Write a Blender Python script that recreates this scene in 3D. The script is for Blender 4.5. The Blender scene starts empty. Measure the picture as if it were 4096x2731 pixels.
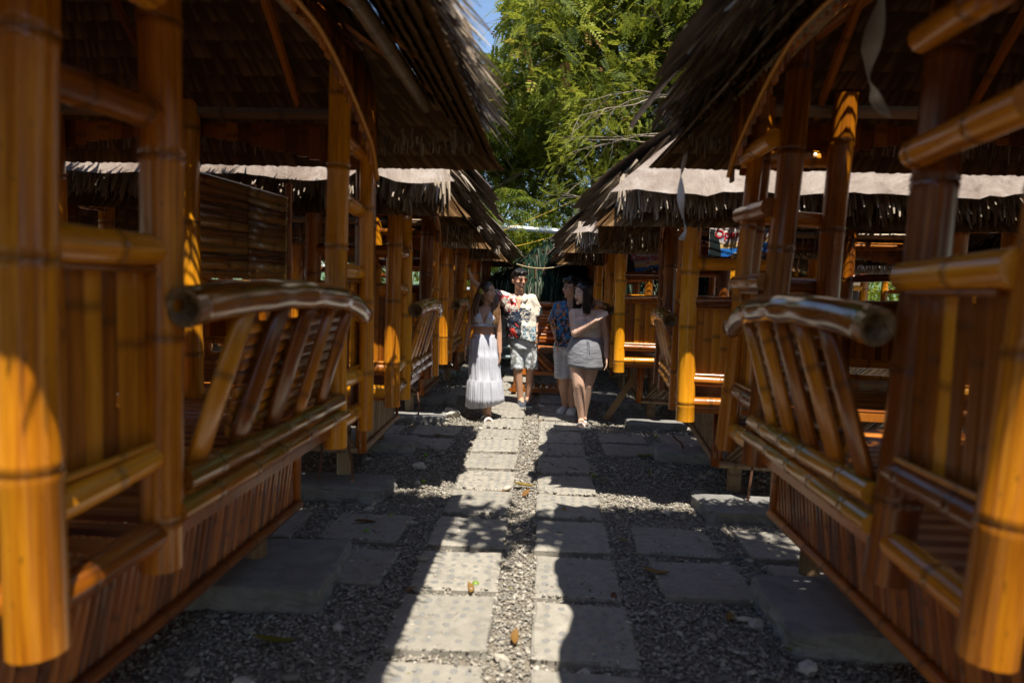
import bpy, math, random
import numpy as np
from mathutils import Vector, Matrix, noise as mnoise
R = math.radians
rnd = random.Random(7)
rs = np.random.RandomState(5)
scene = bpy.context.scene
COL = scene.collection

# ------------------------------------------------------------------ camera, sky, sun, exposure
cd = bpy.data.cameras.new('camera'); cam = bpy.data.objects.new('camera', cd); COL.objects.link(cam)
scene.camera = cam
cd.lens = 24; cd.sensor_width = 36; cd.clip_start = 0.05; cd.clip_end = 1500
cam.matrix_world = (Matrix.Translation((0, 0, 1.45)) @ Matrix.Rotation(R(2.5), 4, 'Z')
                    @ Matrix.Rotation(R(90 - 4.23), 4, 'X') @ Matrix.Rotation(R(1.7), 4, 'Z'))
cd.dof.use_dof = True; cd.dof.focus_distance = 7.6; cd.dof.aperture_fstop = 1.8
SUN_DIR = Vector((-0.125, 0.40, -1.0)).normalized()
world = bpy.data.worlds.new('World'); scene.world = world; world.use_nodes = True
wn = world.node_tree.nodes; wl = world.node_tree.links
sky = wn.new('ShaderNodeTexSky'); sky.sky_type = 'NISHITA'; sky.sun_disc = False
sky.sun_elevation = math.asin(-SUN_DIR.z); sky.sun_rotation = math.atan2(-SUN_DIR.x, -SUN_DIR.y)
sky.air_density = 1.0; sky.dust_density = 0.4; sky.ozone_density = 1.5
wl.new(sky.outputs[0], wn['Background'].inputs[0]); wn['Background'].inputs[1].default_value = 0.125
sd = bpy.data.lights.new('sun', 'SUN'); sd.energy = 5.0; sd.angle = R(0.5); sd.color = (1.0, 0.93, 0.82)
sun = bpy.data.objects.new('sun', sd); COL.objects.link(sun)
sun.rotation_euler = SUN_DIR.to_track_quat('-Z', 'Y').to_euler(); sun.location = (2, -4, 12)
scene.view_settings.view_transform = 'Standard'; scene.view_settings.look = 'None'
scene.view_settings.exposure = 0.75; scene.view_settings.gamma = 1.0
scene.render.engine = 'CYCLES'
scene.cycles.max_bounces = 6; scene.cycles.diffuse_bounces = 3; scene.cycles.glossy_bounces = 3
scene.cycles.transmission_bounces = 4; scene.cycles.transparent_max_bounces = 6
scene.cycles.use_denoising = True
scene.cycles.sample_clamp_indirect = 6

# ------------------------------------------------------------------ helpers
def tag(o, label=None, cat=None, group=None, kind=None):
    if label: o['label'] = label
    if cat: o['category'] = cat
    if group: o['group'] = group
    if kind: o['kind'] = kind
    return o

def empty(name, loc=(0, 0, 0), rz=0.0):
    o = bpy.data.objects.new(name, None); COL.objects.link(o)
    o.location = loc; o.rotation_euler = (0, 0, rz); o.empty_display_size = 0.1
    return o

def link(name, me, parent=None, loc=(0, 0, 0), rot=(0, 0, 0)):
    o = bpy.data.objects.new(name, me); COL.objects.link(o)
    o.location = loc; o.rotation_euler = rot
    if parent is not None: o.parent = parent
    return o

KIDS = {}
def copy_tree(root, only=None):
    kids = {}
    for o in COL.objects:
        if o.parent is not None: kids.setdefault(o.parent.name, []).append(o)
    def rec(o, par):
        c = o.copy(); COL.objects.link(c)
        if par is not None: c.parent = par
        for k in kids.get(o.name, []):
            if only is None or k.name.split('.')[0] in only: rec(k, c)
        return c
    return rec(root, None)

class MB:
    """collects geometry for ONE mesh"""
    def __init__(s):
        s.v = []; s.f = []; s.uv = []; s.ring = []; s.mi = []; s.sm = []
    def vert(s, p, uv=(0, 0), ring=0.0):
        s.v.append((p[0], p[1], p[2])); s.uv.append(uv); s.ring.append(ring); return len(s.v) - 1
    def face(s, idx, mi=0, sm=True):
        s.f.append(idx); s.mi.append(mi); s.sm.append(sm)
    def mesh(s, name, mats):
        me = bpy.data.meshes.new(name)
        me.from_pydata(s.v, [], s.f)
        if not isinstance(mats, (list, tuple)): mats = [mats]
        for m in mats: me.materials.append(m)
        me.polygons.foreach_set('material_index', s.mi)
        me.polygons.foreach_set('use_smooth', s.sm)
        uvl = me.uv_layers.new(name='UVMap')
        vi = np.empty(len(me.loops), dtype=np.int32); me.loops.foreach_get('vertex_index', vi)
        uvl.data.foreach_set('uv', np.array(s.uv, dtype=np.float32)[vi].ravel())
        at = me.attributes.new('ring', 'FLOAT', 'POINT'); at.data.foreach_set('value', np.array(s.ring, dtype=np.float32))
        me.update(); return me
    def obj(s, name, mats, parent=None, loc=(0, 0, 0)):
        return link(name, s.mesh(name, mats), parent, loc)
    # ---- shapes
    def box(s, c, size, mat3=None, mi=0, jit=0.0):
        x, y, z = size[0] / 2, size[1] / 2, size[2] / 2; c = Vector(c); b = len(s.v)
        for sx, sy, sz in ((-1,-1,-1),(1,-1,-1),(1,1,-1),(-1,1,-1),(-1,-1,1),(1,-1,1),(1,1,1),(-1,1,1)):
            p = Vector((sx * x, sy * y, sz * z))
            if jit: p += Vector([rnd.uniform(-jit, jit) for _ in range(3)])
            if mat3 is not None: p = mat3 @ p
            s.vert(c + p, (p.x + p.y, p.z))
        for q in ((0,3,2,1),(4,5,6,7),(0,1,5,4),(1,2,6,5),(2,3,7,6),(3,0,4,7)):
            s.face([b + i for i in q], mi, False)
        return s
    def tube(s, pts, rad, n=12, caps=True, mi=0, rings=None, hollow=False, squash=1.0, v0=0.0, mi_in=1):
        pts = [Vector(p) for p in pts]; N = len(pts)
        up = Vector((0, 0, 1)); d0 = (pts[-1] - pts[0]).normalized()
        if abs(d0.z) > 0.9: up = Vector((0, 1, 0))
        L = 0.0; rows = []
        for i, p in enumerate(pts):
            a = pts[max(i - 1, 0)]; c = pts[min(i + 1, N - 1)]
            t = (c - a).normalized() if (c - a).length > 1e-9 else d0
            sx = t.cross(up).normalized(); sy = sx.cross(t).normalized()
            if i: L += (pts[i] - pts[i - 1]).length
            r = rad[i] if hasattr(rad, '__len__') else rad
            rg = rings[i] if rings else 0.0
            row = []
            for k in range(n + 1):
                an = 2 * math.pi * k / n
                row.append(s.vert(p + sx * (r * math.cos(an)) + sy * (r * squash * math.sin(an)), (k / n, L + v0), rg))
            rows.append((row, p, t, r, sx, sy))
        for i in range(N - 1):
            A, B = rows[i][0], rows[i + 1][0]
            for k in range(n): s.face([A[k], A[k + 1], B[k + 1], B[k]], mi)
        for e in (0, N - 1):
            if not caps: break
            row, p, t, r, sx, sy = rows[e]; sg = -1 if e == 0 else 1
            if hollow:
                q1 = [s.vert(p + sx * (r * .78 * math.cos(2*math.pi*k/n)) + sy * (r * .78 * math.sin(2*math.pi*k/n)), (k/n, 0)) for k in range(n)]
                q2 = [s.vert(p - t * sg * .07 + sx * (r * .72 * math.cos(2*math.pi*k/n)) + sy * (r * .72 * math.sin(2*math.pi*k/n)), (k/n, .1)) for k in range(n)]
                for k in range(n):
                    k2 = (k + 1) % n
                    f1 = [row[k], row[k + 1], q1[k2], q1[k]]; f2 = [q1[k], q1[k2], q2[k2], q2[k]]
                    s.face(f1 if sg < 0 else f1[::-1], mi_in, False); s.face(f2 if sg < 0 else f2[::-1], mi_in)
                s.face(q2 if sg < 0 else q2[::-1], mi_in, False)
            else:
                c = [s.vert(p + sx * (r * math.cos(2*math.pi*k/n)) + sy * (r * squash * math.sin(2*math.pi*k/n)), (k/n, 0)) for k in range(n)]
                s.face(c if sg < 0 else c[::-1], mi_in if mi_in and hollow else mi, False)
        return s
    def bamboo(s, p0, p1, r, n=12, node=.3, sag=(0, 0, 0), taper=.93, hollow=False, mi=0, wob=.004):
        p0 = Vector(p0); p1 = Vector(p1); L = (p1 - p0).length; sag = Vector(sag)
        ts = [0.0]; rg = [0.0]; rr = [1.0]
        t = rnd.uniform(.25, .9) * node
        while t < L - .03:
            for dt, g, q in ((-.022, 0, 1.0), (-.006, .7, 1.07), (0, 1.0, .985), (.006, .7, 1.07), (.022, 0, 1.0)):
                if 0 < t + dt < L: ts.append((t + dt) / L); rg.append(g); rr.append(q)
            m = node * rnd.uniform(.75, 1.2); mid = t + m / 2
            if mid < L - .03: ts.append(mid / L); rg.append(0); rr.append(.97)
            t += m
        ts.append(1.0); rg.append(0); rr.append(1.0)
        w1, w2 = rnd.uniform(0, 6), rnd.uniform(0, 6); pts = []; rad = []
        for tt, q in zip(ts, rr):
            p = p0.lerp(p1, tt) + sag * (4 * tt * (1 - tt))
            p = p + Vector((math.sin(tt * 5 + w1), math.sin(tt * 4 + w2), 0)) * wob * (1 if L > .8 else .3)
            pts.append(p); rad.append(r * q * (1 - (1 - taper) * tt))
        s.tube(pts, rad, n, True, mi, rg, hollow, v0=rnd.uniform(0, 9))
        return s
    def slat(s, p0, p1, w, nrm, depth=None, seg=4, mi=0, cut=0.0):
        """split bamboo: half-round strip, bulging along nrm"""
        p0 = Vector(p0); p1 = Vector(p1); nrm = Vector(nrm).normalized(); ax = (p1 - p0); L = ax.length; ax = ax.normalized()
        sx = ax.cross(nrm).normalized(); nn = sx.cross(ax).normalized(); d = depth if depth else w * .36
        if nn.dot(nrm) < 0: nn = -nn
        tn = rnd.uniform(.15, .85); v0 = rnd.uniform(0, 9)
        stations = [(0, 0, 1), (tn - .02 / L, 0, 1), (tn, 1, 1.06), (tn + .02 / L, 0, 1), (1, 0, 1)]
        rows = []
        for t, g, q in stations:
            c = p0 + ax * L * min(max(t, 0), 1); row = []
            for k in range(seg + 1):
                a = math.pi * k / seg
                row.append(s.vert(c + sx * (w / 2 * q * math.cos(a)) + nn * (d * q * math.sin(a)), (k / seg * .5, v0 + t * L), g))
            rows.append(row)
        fl = (sx.cross(nn)).dot(ax) > 0
        def F(ix, m=mi, smm=True): s.face(ix if fl else ix[::-1], m, smm)
        for a, b in zip(rows, rows[1:]):
            for k in range(seg): F([a[k], a[k + 1], b[k + 1], b[k]], mi, seg > 3)
            F([a[seg], a[0], b[0], b[seg]], mi, False)
        F(rows[0][::-1], mi, False); F(rows[-1], mi, False)
        return s

def mesh_arrays(name, V, F, mats, uv=None, smooth=False, mi=None):
    """fast mesh from numpy arrays; F has shape (m, k)"""
    me = bpy.data.meshes.new(name); V = np.asarray(V, np.float32); F = np.asarray(F, np.int32)
    k = F.shape[1]
    me.vertices.add(len(V)); me.vertices.foreach_set('co', V.ravel())
    me.loops.add(F.size); me.loops.foreach_set('vertex_index', F.ravel())
    me.polygons.add(len(F)); me.polygons.foreach_set('loop_start', np.arange(0, F.size, k, dtype=np.int32))
    me.polygons.foreach_set('use_smooth', np.full(len(F), smooth))
    if mi is not None: me.polygons.foreach_set('material_index', np.asarray(mi, np.int32))
    for m in (mats if isinstance(mats, (list, tuple)) else [mats]): me.materials.append(m)
    if uv is not None:
        l = me.uv_layers.new(name='UVMap'); l.data.foreach_set('uv', np.asarray(uv, np.float32)[F.ravel()].ravel())
    me.update(calc_edges=True); me.validate(); return me

# ------------------------------------------------------------------ materials
def mat_new(name):
    m = bpy.data.materials.new(name); m.use_nodes = True
    nt = m.node_tree; b = nt.nodes['Principled BSDF']; return m, nt, b

def ramp(nt, stops, fac):
    r = nt.nodes.new('ShaderNodeValToRGB'); e = r.color_ramp.elements
    while len(e) < len(stops): e.new(0.5)
    for el, (p, c) in zip(e, stops): el.position = p; el.color = (c[0], c[1], c[2], 1)
    nt.links.new(fac, r.inputs[0]); return r.outputs[0]

def math_n(nt, op, a, b=None, c=None):
    m = nt.nodes.new('ShaderNodeMath'); m.operation = op
    for i, x in enumerate((a, b, c)):
        if x is None: continue
        if isinstance(x, (int, float)): m.inputs[i].default_value = x
        else: nt.links.new(x, m.inputs[i])
    return m.outputs[0]

def mixc(nt, fac, a, b, mode='MIX'):
    m = nt.nodes.new('ShaderNodeMix'); m.data_type = 'RGBA'; m.blend_type = mode
    for sock, x in ((m.inputs[0], fac), (m.inputs[6], a), (m.inputs[7], b)):
        if isinstance(x, (int, float)): sock.default_value = x
        elif isinstance(x, (tuple, list)): sock.default_value = (x[0], x[1], x[2], 1)
        else: nt.links.new(x, sock)
    return m.outputs[2]

def noise_n(nt, vec, scale=5, detail=4, rough=.55, dist=0.0, out=0):
    n = nt.nodes.new('ShaderNodeTexNoise'); n.inputs['Scale'].default_value = scale
    n.inputs['Detail'].default_value = detail; n.inputs['Roughness'].default_value = rough; n.inputs['Distortion'].default_value = dist
    if vec is not None: nt.links.new(vec, n.inputs['Vector'])
    return n.outputs[out]

def mapping(nt, vec, scale=(1, 1, 1), loc=(0, 0, 0), rot=(0, 0, 0)):
    m = nt.nodes.new('ShaderNodeMapping'); m.inputs['Scale'].default_value = scale
    m.inputs['Location'].default_value = loc; m.inputs['Rotation'].default_value = rot
    nt.links.new(vec, m.inputs[0]); return m.outputs[0]

def bump(nt, b, h, strength=.3, dist=.01):
    n = nt.nodes.new('ShaderNodeBump'); n.inputs['Strength'].default_value = strength; n.inputs['Distance'].default_value = dist
    nt.links.new(h, n.inputs['Height']); nt.links.new(n.outputs[0], b.inputs['Normal']); return n

def uvo(nt): return nt.nodes.new('ShaderNodeTexCoord').outputs['UV']
def objo(nt): return nt.nodes.new('ShaderNodeTexCoord').outputs['Object']

def bamboo_mat(name, lo, mid, hi, rough=.24, green=0.0, coat=.45, weather=0.0):
    m, nt, b = mat_new(name)
    uv = uvo(nt); oi = nt.nodes.new('ShaderNodeObjectInfo')
    comb = nt.nodes.new('ShaderNodeCombineXYZ'); nt.links.new(oi.outputs['Random'], comb.inputs[2])
    add = nt.nodes.new('ShaderNodeVectorMath'); add.operation = 'ADD'
    mm = nt.nodes.new('ShaderNodeVectorMath'); mm.operation = 'SCALE'; nt.links.new(comb.outputs[0], mm.inputs[0]); mm.inputs['Scale'].default_value = 37
    nt.links.new(uv, add.inputs[0]); nt.links.new(mm.outputs[0], add.inputs[1]); v = add.outputs[0]
    streak = noise_n(nt, mapping(nt, v, (26, 1.3, 1)), 1.6, 5, .6)
    blot = noise_n(nt, mapping(nt, v, (3, 1.1, 1)), 1.8, 3)
    f = math_n(nt, 'ADD', math_n(nt, 'MULTIPLY', streak, .65), math_n(nt, 'MULTIPLY', blot, .55))
    f = math_n(nt, 'ADD', f, math_n(nt, 'MULTIPLY', math_n(nt, 'SUBTRACT', oi.outputs['Random'], .5), .55))
    col = ramp(nt, [(.36, lo), (.6, mid), (.85, hi)], f)
    att = nt.nodes.new('ShaderNodeAttribute'); att.attribute_name = 'ring'
    col = mixc(nt, math_n(nt, 'MULTIPLY', att.outputs['Fac'], .6), col, (.05, .02, .006))
    # knots and specks
    sp = noise_n(nt, mapping(nt, v, (9, 7, 1)), 3.1, 2); sp = math_n(nt, 'GREATER_THAN', sp, .70)
    col = mixc(nt, math_n(nt, 'MULTIPLY', sp, .5), col, (.04, .018, .006))
    if green:
        g = noise_n(nt, mapping(nt, v, (3, 2.2, 1)), 1.2, 2)
        geo = nt.nodes.new('ShaderNodeNewGeometry'); sx = nt.nodes.new('ShaderNodeSeparateXYZ'); nt.links.new(geo.outputs['Normal'], sx.inputs[0])
        g = math_n(nt, 'MULTIPLY', math_n(nt, 'MULTIPLY', ramp(nt, [(.42, (0,0,0)), (.58, (1,1,1))], g), green),
                   math_n(nt, 'SMOOTH_MIN', math_n(nt, 'MAXIMUM', math_n(nt, 'ADD', sx.outputs[2], .15), 0), 1, .1))
        col = mixc(nt, g, col, (.12, .13, .012))
    if weather:
        w = noise_n(nt, objo(nt), 9, 3); col = mixc(nt, math_n(nt, 'MULTIPLY', ramp(nt, [(.4,(0,0,0)),(.65,(1,1,1))], w), weather), col, (.16, .13, .09))
    nt.links.new(col, b.inputs['Base Color'])
    nt.links.new(math_n(nt, 'ADD', math_n(nt, 'MULTIPLY', blot, .22), rough - .1), b.inputs['Roughness'])
    b.inputs['Coat Weight'].default_value = coat; b.inputs['Coat Roughness'].default_value = .14
    b.inputs['Specular IOR Level'].default_value = .5
    bump(nt, b, streak, .16, .004)
    return m

M_POST = bamboo_mat('varnished_bamboo', (.15, .036, .003), (.46, .145, .005), (.82, .34, .010), .27, coat=.35)
M_RAIL = bamboo_mat('varnished_bamboo_rail', (.16, .045, .004), (.42, .14, .008), (.60, .25, .02), .2, green=.8, coat=.7)
M_SLAT = bamboo_mat('bamboo_slat', (.17, .045, .003), (.42, .135, .006), (.66, .27, .013), .32, coat=.25)
M_RED = bamboo_mat('reddish_bamboo', (.14, .036, .004), (.33, .090, .008), (.48, .16, .016), .32, coat=.2)
M_DRY = bamboo_mat('dry_bamboo', (.16, .10, .05), (.30, .20, .11), (.42, .31, .19), .5, coat=0)
M_RIB = bamboo_mat('bamboo_rib', (.14, .06, .012), (.30, .15, .03), (.44, .27, .06), .32, green=.5, coat=.2)
M_CUT, _nt, _b = mat_new('cut_bamboo')
_c = noise_n(_nt, objo(_nt), 60, 3); _nt.links.new(ramp(_nt, [(.3, (.10, .055, .02)), (.7, (.30, .20, .09))], _c), _b.inputs['Base Color']); _b.inputs['Roughness'].default_value = .7
BB = [M_POST, M_CUT]

def leafy(name, stops, trans=.35, rough=.55, spec=.3):
    m, nt, b = mat_new(name)
    sp = nt.nodes.new('ShaderNodeSeparateXYZ'); nt.links.new(uvo(nt), sp.inputs[0])
    col = ramp(nt, stops, sp.outputs[0]); nt.links.new(col, b.inputs['Base Color'])
    b.inputs['Roughness'].default_value = rough; b.inputs['Specular IOR Level'].default_value = spec
    if trans:
        tr = nt.nodes.new('ShaderNodeBsdfTranslucent'); nt.links.new(mixc(nt, .5, col, (.48, .50, .05), 'MIX') if trans > .3 else col, tr.inputs[0])
        mx = nt.nodes.new('ShaderNodeMixShader'); mx.inputs[0].default_value = trans
        nt.links.new(b.outputs[0], mx.inputs[1]); nt.links.new(tr.outputs[0], mx.inputs[2])
        nt.links.new(mx.outputs[0], nt.nodes['Material Output'].inputs[0])
    return m
M_THATCH = leafy('old_nipa_thatch', [(0, (.08, .052, .030)), (.3, (.21, .15, .095)), (.6, (.35, .28, .20)), (1, (.55, .48, .40))], .08, .6)
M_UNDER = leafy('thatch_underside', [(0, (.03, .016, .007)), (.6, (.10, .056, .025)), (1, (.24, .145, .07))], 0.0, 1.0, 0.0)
M_LEAF1 = leafy('feathery_leaf', [(0, (.02, .035, .008)), (.3, (.065, .095, .013)), (.6, (.18, .21, .022)), (.93, (.38, .40, .06)), (1, (.26, .12, .05))], .38, .6, .15)
M_LEAF2 = leafy('broad_leaf', [(0, (.06, .10, .010)), (.5, (.20, .26, .02)), (1, (.46, .48, .05))], .55, .4)
M_LEAF3 = leafy('dark_leaf', [(0, (.02, .04, .008)), (.5, (.045, .075, .012)), (1, (.10, .14, .02))], .35)
M_PALM = leafy('palm_leaf', [(0, (.06, .11, .012)), (.6, (.14, .20, .02)), (1, (.26, .28, .05))], .35, .4)
M_SHAG = leafy('green_grey_thatch', [(0, (.004, .016, .009)), (.5, (.014, .034, .020)), (.72, (.05, .062, .042)), (.88, (.20, .19, .15)), (1, (.22, .10, .045))], .05, .9, .05)
M_DEAD = leafy('fallen_leaf', [(0, (.16, .18, .02)), (.4, (.27, .155, .035)), (.75, (.20, .09, .03)), (1, (.11, .05, .02))], .2)

def simple(name, col, rough=.5, metal=0, nscale=0, namt=.25, bmp=0, coat=0):
    m, nt, b = mat_new(name)
    b.inputs['Roughness'].default_value = rough; b.inputs['Metallic'].default_value = metal; b.inputs['Coat Weight'].default_value = coat
    if nscale:
        n = noise_n(nt, objo(nt), nscale, 5, .6)
        c = mixc(nt, n, tuple(x * (1 - namt) for x in col), tuple(min(1, x * (1 + namt)) for x in col))
        nt.links.new(c, b.inputs['Base Color'])
        if bmp: bump(nt, b, n, bmp, .01)
    else: b.inputs['Base Color'].default_value = (*col, 1)
    return m
M_BARK = simple('grey_bark', (.20, .155, .11), .85, 0, 14, .5, .6)
M_TWIG = simple('pale_twig', (.26, .20, .14), .8, 0, 8, .3)

# concrete
def concrete(name, a, c, sc=7):
    m, nt, b = mat_new(name); o = objo(nt)
    n1 = noise_n(nt, o, sc, 8, .65); n2 = noise_n(nt, o, sc * 12, 4, .6); n3 = noise_n(nt, o, 2.3, 3)
    col = ramp(nt, [(.3, a), (.7, c)], n1)
    col = mixc(nt, math_n(nt, 'MULTIPLY', n3, .3), col, tuple(x * .6 for x in a))
    col = mixc(nt, math_n(nt, 'MULTIPLY', math_n(nt, 'GREATER_THAN', n2, .63), .35), col, (.10, .09, .08))
    oi = nt.nodes.new('ShaderNodeObjectInfo'); st = noise_n(nt, o, 4.2, 4, .6, 1.2)
    col = mixc(nt, math_n(nt, 'MULTIPLY', ramp(nt, [(.48, (0,0,0)), (.62, (1,1,1))], st), .45), col, tuple(x * .5 for x in a))
    col = mixc(nt, math_n(nt, 'MULTIPLY', oi.outputs['Random'], .38), col, tuple(x * .62 for x in a))
    nt.links.new(col, b.inputs['Base Color']); b.inputs['Roughness'].default_value = .85
    bump(nt, b, math_n(nt, 'ADD', n1, math_n(nt, 'MULTIPLY', n2, .4)), .5, .008); return m
M_SLAB = concrete('paver_concrete', (.30, .275, .23), (.42, .39, .325))
M_PAD = concrete('footing_concrete', (.22, .215, .20), (.33, .325, .305), 5)
M_INLAY = simple('inlaid_pebble', (.235, .23, .215), .45, 0, 25, .3)
def gravel_mat():
    m, nt, b = mat_new('gravel'); oi = nt.nodes.new('ShaderNodeObjectInfo')
    col = ramp(nt, [(0, (.13, .125, .12)), (.16, (.21, .20, .175)), (.4, (.29, .26, .215)), (.7, (.39, .355, .285)), (1, (.56, .52, .45))], oi.outputs['Random'])
    n = noise_n(nt, objo(nt), 90, 3); col = mixc(nt, math_n(nt, 'MULTIPLY', n, .35), col, (.16, .14, .11))
    nt.links.new(col, b.inputs['Base Color']); b.inputs['Roughness'].default_value = .75; return m
M_GRAVEL = gravel_mat()
def sand_mat():
    m, nt, b = mat_new('sandy_ground'); o = objo(nt)
    n1 = noise_n(nt, o, .9, 6, .6); n2 = noise_n(nt, o, 60, 6, .7); v = nt.nodes.new('ShaderNodeTexVoronoi'); v.inputs['Scale'].default_value = 70
    nt.links.new(o, v.inputs[0])
    col = ramp(nt, [(.35, (.16, .13, .095)), (.6, (.27, .225, .16))], n1)
    col = mixc(nt, .5, col, ramp(nt, [(.2, (.10, .09, .075)), (.8, (.34, .30, .24))], v.outputs['Color']))
    col = mixc(nt, math_n(nt, 'MULTIPLY', n2, .4), col, (.12, .095, .07))
    nt.links.new(col, b.inputs['Base Color']); b.inputs['Roughness'].default_value = .9
    bump(nt, b, math_n(nt, 'ADD', n2, v.outputs['Distance']), .6, .01); return m
M_SAND = sand_mat()
def plastic_mat():
    m, nt, b = mat_new('weathered_plastic_sheet'); o = objo(nt)
    n1 = noise_n(nt, o, 4.5, 8, .68, .9); n2 = noise_n(nt, mapping(nt, o, (1, 1, .5)), 14, 4, .6)
    col = ramp(nt, [(.30, (.085, .06, .045)), (.42, (.19, .14, .11)), (.55, (.27, .215, .175)), (.70, (.42, .37, .33))], n1)
    col = mixc(nt, math_n(nt, 'MULTIPLY', n2, .45), col, (.16, .11, .075))
    nt.links.new(col, b.inputs['Base Color']); b.inputs['Roughness'].default_value = .55; b.inputs['Specular IOR Level'].default_value = .3
    bump(nt, b, math_n(nt, 'ADD', n2, n1), .6, .02); return m
M_PLASTIC = plastic_mat()

# ------------------------------------------------------------------ ground
def ground_h(x, y):
    return .012 * mnoise.noise(Vector((x * 1.3, y * 1.3, 0))) + .006 * mnoise.noise(Vector((x * 5, y * 5, 3)))
def build_ground():
    xs = np.concatenate([[-600, -120, -30, -12], np.arange(-6, 6.01, .15), [12, 30, 120, 600]])
    ys = np.concatenate([[-200, -40, -8], np.arange(-2, 16.01, .15), [22, 40, 120, 900]])
    V = []; n = len(xs)
    for y in ys:
        for x in xs:
            V.append((x, y, ground_h(x, y) if abs(x) < 6 and -2 < y < 16 else 0.0))
    F = [(j * n + i, j * n + i + 1, (j + 1) * n + i + 1, (j + 1) * n + i) for j in range(len(ys) - 1) for i in range(n - 1)]
    o = link('ground', mesh_arrays('ground', V, F, M_SAND, smooth=True)); tag(o, kind='structure', label='sandy gravel ground between the two rows of huts'); return o
ground = build_ground()

SLABS = []   # (x, y, w, l, tilt z)
k = 0
yy = 2.58 - .555 * 2
while yy < 12.4:
    SLABS.append((-.387, yy + .237, .425, .475)); SLABS.append((.212, yy + .237 - .03, .42, .475)); yy += .555
for yb in (3.16, 3.70):
    for xc in (-1.0, -1.62, .80, 1.42): SLABS.append((xc + (0.04 if yb < 3.5 else 0), yb + .22, .45, .44))
for yb in (5.98, 6.52):
    for xc in (-1.02, -1.6, .82, 1.42): SLABS.append((xc, yb + .2, .45, .42))
for yb in (9.0, 9.55):
    for xc in (-1.02, .86): SLABS.append((xc, yb + .2, .45, .42))
def slab_mesh(seed):
    r = random.Random(seed); b = MB(); w, l, h = .5, .5, .05
    ring = []
    for z, ins in ((-.03, 0), (.022, 0), (.03, .012)):
        row = []
        for (sx, sy) in ((-1, -1), (1, -1), (1, 1), (-1, 1)):
            for q in range(4):
                nx, ny = {(-1, -1): (1, -1), (1, -1): (1, 1), (1, 1): (-1, 1), (-1, 1): (-1, -1)}[(sx, sy)]
                t = q / 4; x = sx + (nx - sx) * t; y = sy + (ny - sy) * t
                j = r.uniform(-.012, .012) if z < .025 else r.uniform(-.016, .012)
                row.append(b.vert((x * (w - ins * 2 + j * 1), y * (l - ins * 2 + j), z), (x, y)))
        ring.append(row)
    for a, c in zip(ring, ring[1:]):
        for i in range(16): b.face([a[i], a[(i + 1) % 16], c[(i + 1) % 16], c[i]], 0, False)
    b.face(ring[2], 0, False)
    return b.mesh('paver', M_SLAB)
def inlay_mesh(seed):
    r = random.Random(seed); b = MB()
    for i in range(6):
        for j in range(6):
            if r.random() < .14: continue
            cx = -.37 + i * .148 + r.uniform(-.02, .02); cy = -.37 + j * .148 + r.uniform(-.02, .02); ra = r.uniform(.032, .05)
            ang = r.uniform(0, 6); ex = r.uniform(.65, 1)
            c = b.vert((cx, cy, .0322 + r.uniform(0, .0012)))
            row = []
            for q in range(8):
                a = 2 * math.pi * q / 8
                px, py = ra * math.cos(a), ra * ex * math.sin(a)
                row.append(b.vert((cx + px * math.cos(ang) - py * math.sin(ang), cy + px * math.sin(ang) + py * math.cos(ang), .0306)))
            for q in range(8): b.face([c, row[q], row[(q + 1) % 8]], 0, True)
    return b.mesh('pebble_inlay', M_INLAY)
SM = [slab_mesh(i) for i in range(4)]; IM = [inlay_mesh(i) for i in range(4)]
for (x, y, w, l) in SLABS:
    p = link('paver', rnd.choice(SM), ground, (x, y, ground_h(x, y) + .004 + rnd.uniform(-.004, .006)), (R(rnd.uniform(-1.3, 1.3)), R(rnd.uniform(-1.3, 1.3)), R(rnd.uniform(-2.2, 2.2)) + rnd.choice([0, math.pi])))
    p.scale = (w, l, 1)
    q = link('pebble_inlay', rnd.choice(IM), p)

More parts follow.
